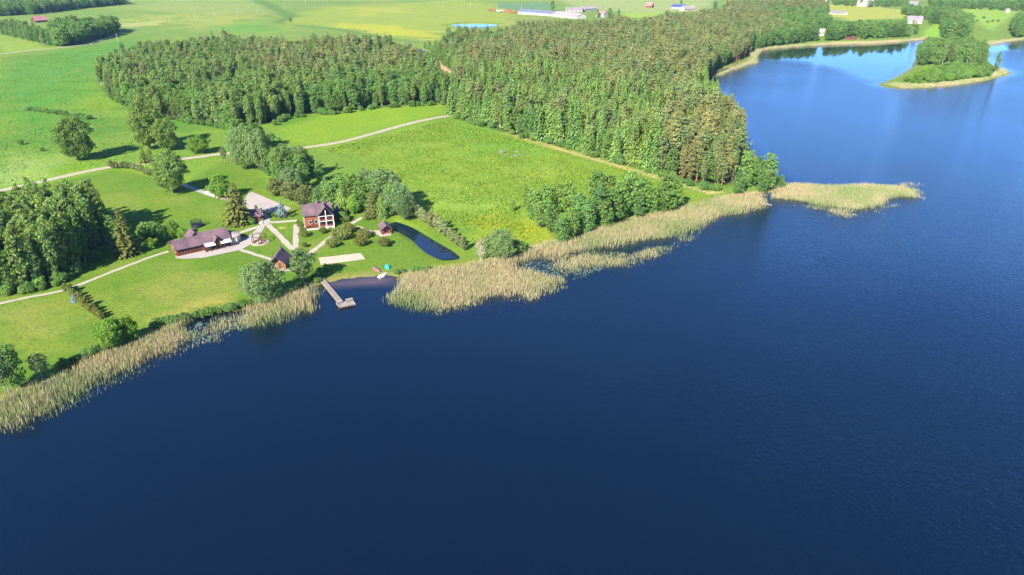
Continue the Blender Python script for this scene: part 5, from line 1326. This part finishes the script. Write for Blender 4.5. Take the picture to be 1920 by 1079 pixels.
# trampoline
tx, ty, tz = site(369.5, 425)
Tr = empty('trampoline', (tx, ty, tz), 0, 'round black trampoline with safety net on the lawn behind the bungalow', 'trampoline')
MB().lathe([(0.01, 0.78), (1.75, 0.80)], 24).build('jump_mat', black, Tr)
MB().lathe([(1.75, 0.78), (1.78, 0.90), (2.1, 0.90), (2.12, 0.74), (1.75, 0.78)], 24).build('rim_pad', surf('navy_pad', (0.03, 0.04, 0.09), 0.6, 2, 0.2), Tr)
MB().lathe([(2.1, 0.74), (2.02, 0.0)], 24).build('skirt', black, Tr)
def net_material():
    m, nt, out = new_mat('safety_net')
    d = N(nt, 'ShaderNodeBsdfDiffuse'); d.inputs[0].default_value = (0.02, 0.025, 0.03, 1)
    t = N(nt, 'ShaderNodeBsdfTransparent'); mx = N(nt, 'ShaderNodeMixShader'); mx.inputs[0].default_value = 0.42
    nt.links.new(t.outputs[0], mx.inputs[1]); nt.links.new(d.outputs[0], mx.inputs[2]); nt.links.new(mx.outputs[0], out.inputs[0]); return m
MB().lathe([(2.0, 0.9), (2.0, 2.6)], 24).build('net', net_material(), Tr)
for i in range(6):
    a = math.pi * i / 3
    MB().tube([(2.12 * math.cos(a), 2.12 * math.sin(a), -0.1), (2.12 * math.cos(a), 2.12 * math.sin(a), 2.65)], [0.05, 0.05], 5).build('net_pole', black, Tr)

# pier with T-shaped head
pa = g0(597, 517, 0.6); pb = g0(640, 569, 0.6)
L = math.hypot(pb[0] - pa[0], pb[1] - pa[1]); ang = math.atan2(pb[1] - pa[1], pb[0] - pa[0])
Pr = empty('pier', (pa[0], pa[1], 0.0), ang, 'weathered wooden pier with T-shaped bathing platform', 'pier')
n = int(L / 1.0)
for i in range(n):
    MB().box(i * L / n + 0.02, (i + 1) * L / n - 0.02, -0.85, 0.85, 0.62, 0.70).build('deck_board', greywood, Pr)
for s in (-1, 1):
    MB().box(0, L, s * 0.8 - 0.07, s * 0.8 + 0.07, 0.42, 0.617).build('bearer', greydark, Pr)
    MB().box(3, L, s * 0.25 - 0.04, s * 0.25 + 0.04, 0.703, 0.76).build('runner', greydark, Pr)
    for i in range(0, n + 1, 2): MB().tube([(i * L / n, s * 0.7, -2.6), (i * L / n, s * 0.7, 0.6)], [0.1, 0.1], 6).build('pile', greydark, Pr)
pe0 = g0(635, 577, 0.6); pe1 = g0(667, 570.5, 0.6)
ha = math.atan2(pe1[1] - pe0[1], pe1[0] - pe0[0]) - ang
hl = math.hypot(pe1[0] - pe0[0], pe1[1] - pe0[1])
lx = (pe0[0] - pa[0]) * math.cos(ang) + (pe0[1] - pa[1]) * math.sin(ang); ly = -(pe0[0] - pa[0]) * math.sin(ang) + (pe0[1] - pa[1]) * math.cos(ang)
def hd(u, v): return (lx + u * math.cos(ha) - v * math.sin(ha), ly + u * math.sin(ha) + v * math.cos(ha))
for i in range(6):
    u0, u1 = hl * i / 6 + 0.02, hl * (i + 1) / 6 - 0.02
    MB().prism([hd(u0, 0), hd(u1, 0), hd(u1, 3.0), hd(u0, 3.0)], 0.64, 0.74).build('platform_board', greywood, Pr)
MB().prism([hd(0, -0.06), hd(hl, -0.06), hd(hl, 0.06), hd(0, 0.06)], 0.40, 0.637).build('platform_bearer', greydark, Pr)
MB().prism([hd(0, 2.9), hd(hl, 2.9), hd(hl, 3.0), hd(0, 3.0)], 0.40, 0.637).build('platform_bearer', greydark, Pr)
for i in range(7):
    for v in (0.05, 2.9):
        p = hd(hl * i / 6 * 0.97 + 0.08, v); MB().tube([(p[0], p[1], -3.0), (p[0], p[1], 0.63)], [0.1, 0.1], 6).build('pile', greydark, Pr)
for u0, u1 in ((0.1, hl * 0.33), (hl * 0.55, hl - 0.1)):
    MB().prism([hd(u0, 2.1), hd(u1, 2.1), hd(u1, 2.55), hd(u0, 2.55)], 1.12, 1.18).build('bench_seat', greywood, Pr)
    MB().prism([hd(u0, 2.6), hd(u1, 2.6), hd(u1, 2.68), hd(u0, 2.68)], 1.25, 1.62).build('bench_back', greywood, Pr)
    for u in (u0 + 0.1, u1 - 0.2):
        MB().prism([hd(u, 2.1), hd(u + 0.1, 2.1), hd(u + 0.1, 2.67), hd(u, 2.67)], 0.745, 1.117).build('bench_leg', greydark, Pr)
        MB().prism([hd(u, 2.59), hd(u + 0.1, 2.59), hd(u + 0.1, 2.598), hd(u, 2.598)], 1.11, 1.62).build('bench_post', greydark, Pr)
MB().prism([hd(0.0, 0.1), hd(0.08, 0.1), hd(0.08, 2.9), hd(0.0, 2.9)], 1.3, 1.4).build('side_rail', greywood, Pr)
for v in (0.1, 1.5, 2.8): MB().prism([hd(0.0, v), hd(0.08, v), hd(0.08, v + 0.08), hd(0.0, v + 0.08)], 0.74, 1.297).build('rail_post', greywood, Pr)

# boats: one hull shape
def boat(px, py, rz, length, width, mat, label, inverted, onwater=False):
    x, y = march(px, py); z = H(x, y)
    o = empty('rowing_boat', (x, y, max(z, -0.02)), rz, label, 'boat')
    V, F = [], []
    ns, nsec = 10, 7
    for i in range(ns + 1):
        f = i / ns
        wq = width / 2 * (math.sin(math.pi * min(1, 0.22 + 0.78 * f) ** 0.9) ** 0.6 if f < 0.999 else 0.02) if f > 0.3 else width / 2 * (0.75 + 0.25 * f / 0.3)
        if f > 0.3: wq = width / 2 * max(0.03, (1 - ((f - 0.3) / 0.7) ** 2.2))
        hh = 0.52 + 0.14 * f * f
        for j in range(nsec):
            a = math.pi * j / (nsec - 1)
            V.append((length * (f - 0.5), wq * math.cos(a), hh - hh * math.sin(a) ** 0.7 * (1 - 0.25 * f ** 4)))
    for i in range(ns):
        for j in range(nsec - 1): F.append((i * nsec + j, i * nsec + j + 1, (i + 1) * nsec + j + 1, (i + 1) * nsec + j))
    F.append(tuple(range(nsec)))
    mb = MB(); mb.v, mb.f = V, F
    if inverted: mb.v = [(a, -b, 0.62 - c) for a, b, c in V]
    hull = mb.build('hull', mat, o)
    hull.modifiers.new('thickness', 'SOLIDIFY').thickness = 0.05
    if inverted:
        MB().box(-length * 0.42, length * 0.36, -0.04, 0.04, 0.56, 0.69).build('keel', mat, o)
    else:
        for fx_ in (-0.25, 0.05, 0.28):
            MB().box(length * fx_ - 0.13, length * fx_ + 0.13, -width * 0.42, width * 0.42, 0.34, 0.39).build('seat', greywood, o)
    return o
boat(706.5, 507, math.radians(-52), 4.6, 1.5, surf('maroon_hull', (0.22, 0.10, 0.095), 0.6, 2, 0.15), 'maroon boat lying upside down on the grass', True)
boat(727, 502.5, math.radians(-70), 3.2, 1.7, surf('turquoise_hull', (0.03, 0.42, 0.42), 0.5, 2, 0.12), 'turquoise boat lying upside down on the grass', True)
boat(718.5, 517.5, math.radians(62), 4.4, 1.8, surf('white_hull', (0.562, 0.547, 0.518), 0.4, 2, 0.06), 'white boat pulled up at the water edge', True)

# small jetties
def jetty(p0, p1, width, label, n=6):
    a = g0(*p0, 0.5); b = g0(*p1, 0.5); L = math.hypot(b[0] - a[0], b[1] - a[1]); an = math.atan2(b[1] - a[1], b[0] - a[0])
    o = empty('jetty', (a[0], a[1], 0), an, label, 'jetty')
    for i in range(n): MB().box(i * L / n + 0.03, (i + 1) * L / n - 0.03, -width / 2, width / 2, 0.45, 0.55).build('deck_board', greywood, o)
    for s in (-1, 1):
        for i in range(n // 2 + 1): MB().tube([(i * 2 * L / n * 0.98, s * width * 0.4, -2.5), (i * 2 * L / n * 0.98, s * width * 0.4, 0.45)], [0.1, 0.1], 5).build('pile', greydark, o)
    return o, L
jetty((1420, 379), (1447, 385), 1.2, 'thin old jetty in the reeds at the root of the spit')
j, JL = jetty((1358, 212), (1378, 214.5), 1.6, 'small dark jetty below the eastern forest')
MB().box(JL - 2.6, JL, -1.8, 1.8, 0.56, 0.66).build('platform', greydark, j)
MB().box(JL - 2.4, JL - 0.3, -0.6, 0.6, 0.663, 1.5).build('cabin', dark_wood, j)
jetty((1588, 76), (1591, 82), 2.2, 'short jetty before the red boat shelter on the far shore', 4)

# ------------------------------------------------------------------ small things on the ground
def boulder(px, py, s, seed, label, mat, group=None):
    x, y, z = site(px, py)
    r = np.random.default_rng(seed)
    import bmesh
    bm = bmesh.new(); bmesh.ops.create_icosphere(bm, subdivisions=2, radius=1)
    for v in bm.verts:
        k = 1 + 0.22 * math.sin(3 * v.co.x + seed) * math.cos(2.5 * v.co.y + seed * 2) + r.normal() * 0.05
        v.co = Vector((v.co.x * s[0] * k, v.co.y * s[1] * k, v.co.z * s[2] * k))
    me = bpy.data.meshes.new('boulder'); bm.to_mesh(me); bm.free(); me.materials.append(mat)
    o = link(bpy.data.objects.new('boulder', me)); o.location = (x, y, z + s[2] * 0.5)
    return tag(o, label, 'boulder', group)
stone = surf('white_stone', (0.475, 0.439, 0.389), 0.85, 2, 0.12, 0.4)
greystone = surf('grey_stone', (0.17, 0.145, 0.115), 0.9, 2, 0.25, 0.4)
boulder(390, 363.5, (1.5, 1.0, 0.8), 1, 'biggest white boulder at the end of the shaded drive', stone)
boulder(400.5, 367, (1.5, 0.9, 0.6), 2, 'second white boulder along the drive', stone)
boulder(410, 370.5, (1.0, 0.7, 0.5), 3, 'third and smaller white boulder along the drive', stone)
boulder(419, 374, (1.2, 0.9, 0.55), 4, 'grey stone at the dark bed under the light tree', greystone)
boulder(490, 419, (0.8, 0.7, 0.5), 5, 'pale stone at the corner of the parking area', stone)
# old foundation in the meadow: ring of stones
fo = 'stone of the ruined foundation in the meadow'
ring = [(940, 284), (939.5, 288), (944, 291), (955, 293), (966, 293.5), (976, 291), (989, 288)]
for i in range(30):
    k = rnd.random() * (len(ring) - 1); a, b, t = ring[int(k)], ring[int(k) + 1], k - int(k)
    boulder(a[0] + (b[0] - a[0]) * t + rnd.uniform(-1.5, 1.5), a[1] + (b[1] - a[1]) * t + rnd.uniform(-0.6, 0.6), (rnd.uniform(0.25, 0.9), rnd.uniform(0.2, 0.5), rnd.uniform(0.15, 0.4)), 20 + i, fo + ', front line', greystone, 'stones of the foundation front')
for i in range(14):
    t = rnd.random(); px, py = ((966 + 5 * t, 290 - 7 * t) if i % 2 else (940 + 12 * t, 284 - 2.5 * t))
    boulder(px + rnd.uniform(-1.5, 1.5), py + rnd.uniform(-0.5, 0.5), (rnd.uniform(0.25, 0.8), rnd.uniform(0.2, 0.5), rnd.uniform(0.15, 0.35)), 70 + i, fo + ', inner and rear lines', greystone, 'stones of the foundation rear')
# flower bed and lamp on the lawn
x, y, z = site(531, 425.5)
fb = empty('flower_bed', (x, y, z), 0, 'small round flower bed with yellow edge on the lawn before the house', 'flower bed')
MB().lathe([(1.9, -0.05), (1.8, 0.10), (1.2, 0.16), (0.01, 0.18)], 18).build('bed', surf('yellow_flowers', (0.20, 0.22, 0.04), 0.9, 2, 0.35), fb)
V, F = leaf_cards(np.stack([rng.normal(0, .8, 90), rng.normal(0, .5, 90), rng.uniform(.15, .5, 90)], 1), rand_dirs(rng, 90, 0.2, 1), rng.uniform(.3, .5, 90), rng)
link(bpy.data.objects.new('plants', np_mesh('plants', V, F, M_lime)), fb)
x, y, z = site(500, 432)
lp = empty('lamp_post', (x, y, z), 0, 'thin lamp post where the paths meet', 'lamp post')
MB().tube([(0, 0, -0.2), (0, 0, 3.0)], [0.06, 0.05], 6).build('pole', greydark, lp)
MB().lathe([(0.05, 3.0), (0.2, 3.05), (0.22, 3.3), (0.01, 3.42)], 8).build('lamp_head', white, lp)
# utility poles across the fields
poleline = [(221, 79, 13), (259, 52, 10), (318, 45, 12), (366, 39, 10), (402, 31, 10), (446, 27, 10), (482, 24, 10), (533, 21, 10), (573, 8, 9), (832, 8, 9), (882, 13, 9), (932, 19, 11), (978, 20, 10)]
pole_m = surf('pole_wood', (0.360, 0.331, 0.288), 0.9, 2, 0.1)
pnames = ['nearest the clump above the farm track', 'second from the upper left clump', 'third from the upper left clump, on the hill', 'fourth along the hill', 'fifth along the hill', 'left of three before the field ditch', 'middle of three before the field ditch', 'right of three before the field ditch', 'just right of the field ditch', 'at the far edge of the yellow field', 'left of the farm machines', 'standing among the farm machines', 'by the teal field behind the long farm roof']
for (px, py, hp), nm in zip(poleline, pnames):
    x, y, z = site(px, py)
    o = empty('utility_pole', (x, y, z), 0.6, 'thin pale utility pole ' + nm, 'utility pole', 'utility poles across the fields')
    MB().tube([(0, 0, -0.5), (0, 0, 9.5)], [0.24, 0.17], 6).build('pole', pole_m, o)
    MB().box(-0.9, 0.9, -0.07, 0.07, 8.8, 8.95).build('cross_arm', pole_m, o)

# ------------------------------------------------------------------ farm and far houses
whitew = surf('whitewash', (0.414, 0.392, 0.357), 0.9, 0.6, 0.06)
slate_blue = surf('blue_grey_sheet', (0.13, 0.14, 0.22), 0.5, 0.5, 0.1)
slate_pale = surf('pale_slate', (0.265, 0.230, 0.219), 0.8, 0.5, 0.12)
redroof = surf('red_tiles', (0.300, 0.090, 0.068), 0.8, 0.8, 0.12)
pinkroof = surf('faded_pink_roof', (0.338, 0.150, 0.150), 0.8, 0.8, 0.12)
blueroof = surf('blue_roof', (0.05, 0.07, 0.26), 0.4, 0.6, 0.1)
greyroof = surf('grey_roof', (0.20, 0.17, 0.19), 0.7, 0.6, 0.12)
def far_house(p0, p1, depth, zw, zr, wall, roof, label, cat='house', nwin=4, name='house', chim=True):
    """front bottom edge from pixel p0 to p1 (ground points), depth in metres behind it"""
    a = march(*p0); b = march(*p1); L = math.hypot(b[0] - a[0], b[1] - a[1]); an = math.atan2(b[1] - a[1], b[0] - a[0])
    o = empty(name, (a[0], a[1], min(H(*a), H(*b))), an, label, cat)
    gable(o, 0, L, 0, depth, zw, zr, wall, roof, 'x', 0.5, 0.2, -2)
    ww = min(1.4, L / (nwin * 2)) if nwin else 0
    for i in range(nwin): window(o, L * (i + 0.5) / nwin, 0.0, zw * 0.38, ww, zw * 0.38, 'front', white)
    for yy in (0.3, 0.7): window(o, 0.0, depth * yy, zw * 0.4, 1.1, 1.2, 'left', white)
    door(o, L * 0.5 + (L / nwin / 2 if nwin else 0), 0.0, 0, min(1.2, L * 0.08), 2.1, dark_wood)
    if chim: MB().box(L * 0.45, L * 0.45 + 0.8, depth * 0.5 - 0.4, depth * 0.5 + 0.4, zr - 0.6, zr + 1.1).build('chimney', redroof, o)
    return o
far_house((971, 26.5), (1036, 31), 16, 4, 7.5, whitew, slate_blue, 'long white barn with blue grey roof at the farm', 'barn', 9, 'barn', False)
far_house((1036, 31.5), (1083, 36), 18, 4, 8, whitew, slate_pale, 'pale roofed barn joined to the right of the long barn', 'barn', 6, 'barn', False)
far_house((1060, 22), (1092, 23), 14, 4, 7, slate_pale, greyroof, 'grey barn behind the farm yard', 'barn', 4, 'barn', False)
far_house((1096, 22), (1120, 20), 14, 4, 8, whitew, slate_pale, 'white pale roofed farm building behind the tree', 'barn', 3, 'barn', False)
far_house((1118, 32), (1132, 33), 10, 4.5, 9, whitew, pinkroof, 'white farmhouse with faded pink roof', 'house', 2)
far_house((1211, 14.5), (1222, 15), 10, 4, 9, red_wood, pinkroof, 'small red house alone in the far field', 'house', 2)
far_house((1258, 17), (1280, 18), 12, 4, 8, whitew, blueroof, 'house with blue roof at the far field edge', 'house', 3)
far_house((1284, 22), (1304, 20), 12, 4, 9, whitew, slate_pale, 'white house with pale roof right of the blue roofed one', 'house', 3)
far_house((1700, 44), (1728, 45), 12, 5, 10, whitew, greyroof, 'white lake house with dark roof above the bay', 'house', 4)
far_house((1551, 26.5), (1581, 28.5), 9, 3.5, 6, whitew, greyroof, 'long low white building on the far slope', 'house', 5, chim=False)
far_house((1514, 7), (1550, 8), 14, 5, 10, whitew, slate_pale, 'pale building at the top edge above the bay', 'house', 4)
far_house((1606, 12), (1634, 13), 14, 5, 12, whitew, slate_pale, 'large pale roofed house at the top edge right of the yellow field', 'house', 4)
far_house((1704, 11), (1720, 11.5), 10, 4, 8, whitew, greyroof, 'small white house at the top edge', 'house', 2)
far_house((1854, 11), (1870, 12), 10, 5, 10, whitew, pinkroof, 'pinkish house at the upper right corner', 'house', 2)
far_house((1886, 24), (1893, 24), 6, 3.5, 6, whitew, slate_pale, 'tiny white hut on the upper right slope', 'hut', 1, 'hut', False)
far_house((1535, 67), (1545, 67.5), 7, 4.5, 8, whitew, slate_pale, 'small white cottage among trees on the far shore', 'cottage', 2, 'cottage')
far_house((1586, 75), (1606, 75), 4, 2.4, 3.6, red_wood, dark_wood, 'dark red boat shelter on the far shore', 'shed', 2, 'boat_shelter', False)
far_house((68, 43), (90, 41.5), 12, 3, 8.5, dark_wood, pinkroof, 'house with faded red roof among the upper left trees', 'house', 3)
orange_m = surf('orange_machine', (0.375, 0.098, 0.038), 0.5, 1, 0.15)
grey_m = surf('grey_machine', (0.45, 0.43, 0.40), 0.5, 1, 0.15)
tyre = surf('tyre', (0.02, 0.02, 0.02), 0.9, 2, 0.2)
def machine(px, py, rz, ln, mat, label):
    x, y, z = site(px, py)
    o = empty('farm_machine', (x, y, z), rz, label, 'farm machine')
    MB().prism([(-ln / 2, -1.3), (ln / 2, -1.3), (ln / 2, 1.3), (-ln / 2, 1.3)], 1.0, 2.8).build('body', mat, o)
    MB().box(ln * 0.18, ln * 0.42, -1.1, 1.1, 2.803, 4.0).build('cab', glass, o)
    MB().box(ln * 0.16, ln * 0.44, -1.2, 1.2, 4.003, 4.15).build('cab_roof', mat, o)
    MB().tube([(-ln * 0.3, 0, 2.7), (-ln * 0.62, 0.4, 3.9)], [0.3, 0.25], 6).build('unloading_spout', mat, o)
    for xx, r in ((-ln * 0.3, 0.8), (ln * 0.3, 1.0)):
        for s in (-1, 1): MB().tube([(xx, s * 1.0, r - 0.05), (xx, s * 1.5, r - 0.05)], [r, r], 12).build('wheel', tyre, o)
for px, py, rz, ln, mt, lab in [(919, 21, .3, 8, orange_m, 'orange machine at the left end of the farm yard'), (926, 22, .1, 7, orange_m, 'orange machine second from the left in the farm yard'), (935, 23, -.2, 8, grey_m, 'grey machine in the middle of the farm yard'), (943, 22.5, .2, 7, grey_m, 'grey machine right of the middle in the farm yard'),
                                (952, 21, .1, 9, orange_m, 'large orange harvester at the back of the yard'), (955, 25, -.1, 9, orange_m, 'orange harvester in front near the long barn'), (965, 25, .2, 8, orange_m, 'orange harvester touching the long barn')]:
    machine(px, py, rz, ln, mt, lab)

# ------------------------------------------------------------------ haze
def haze_box():
    mb = MB(); mb.box(-15500, 15500, -1200, 16000, -6, 130)
    m, nt, out = new_mat('haze_air')
    v = N(nt, 'ShaderNodeVolumePrincipled')
    v.inputs['Color'].default_value = (0.42, 0.70, 1.0, 1)
    v.inputs['Density'].default_value = 0.000045
    v.inputs['Anisotropy'].default_value = 0.2
    nt.links.new(v.outputs[0], out.inputs['Volume'])
    tag(mb.build('haze', m), 'thin pale haze over the far fields', 'haze', kind='stuff')
haze_box()
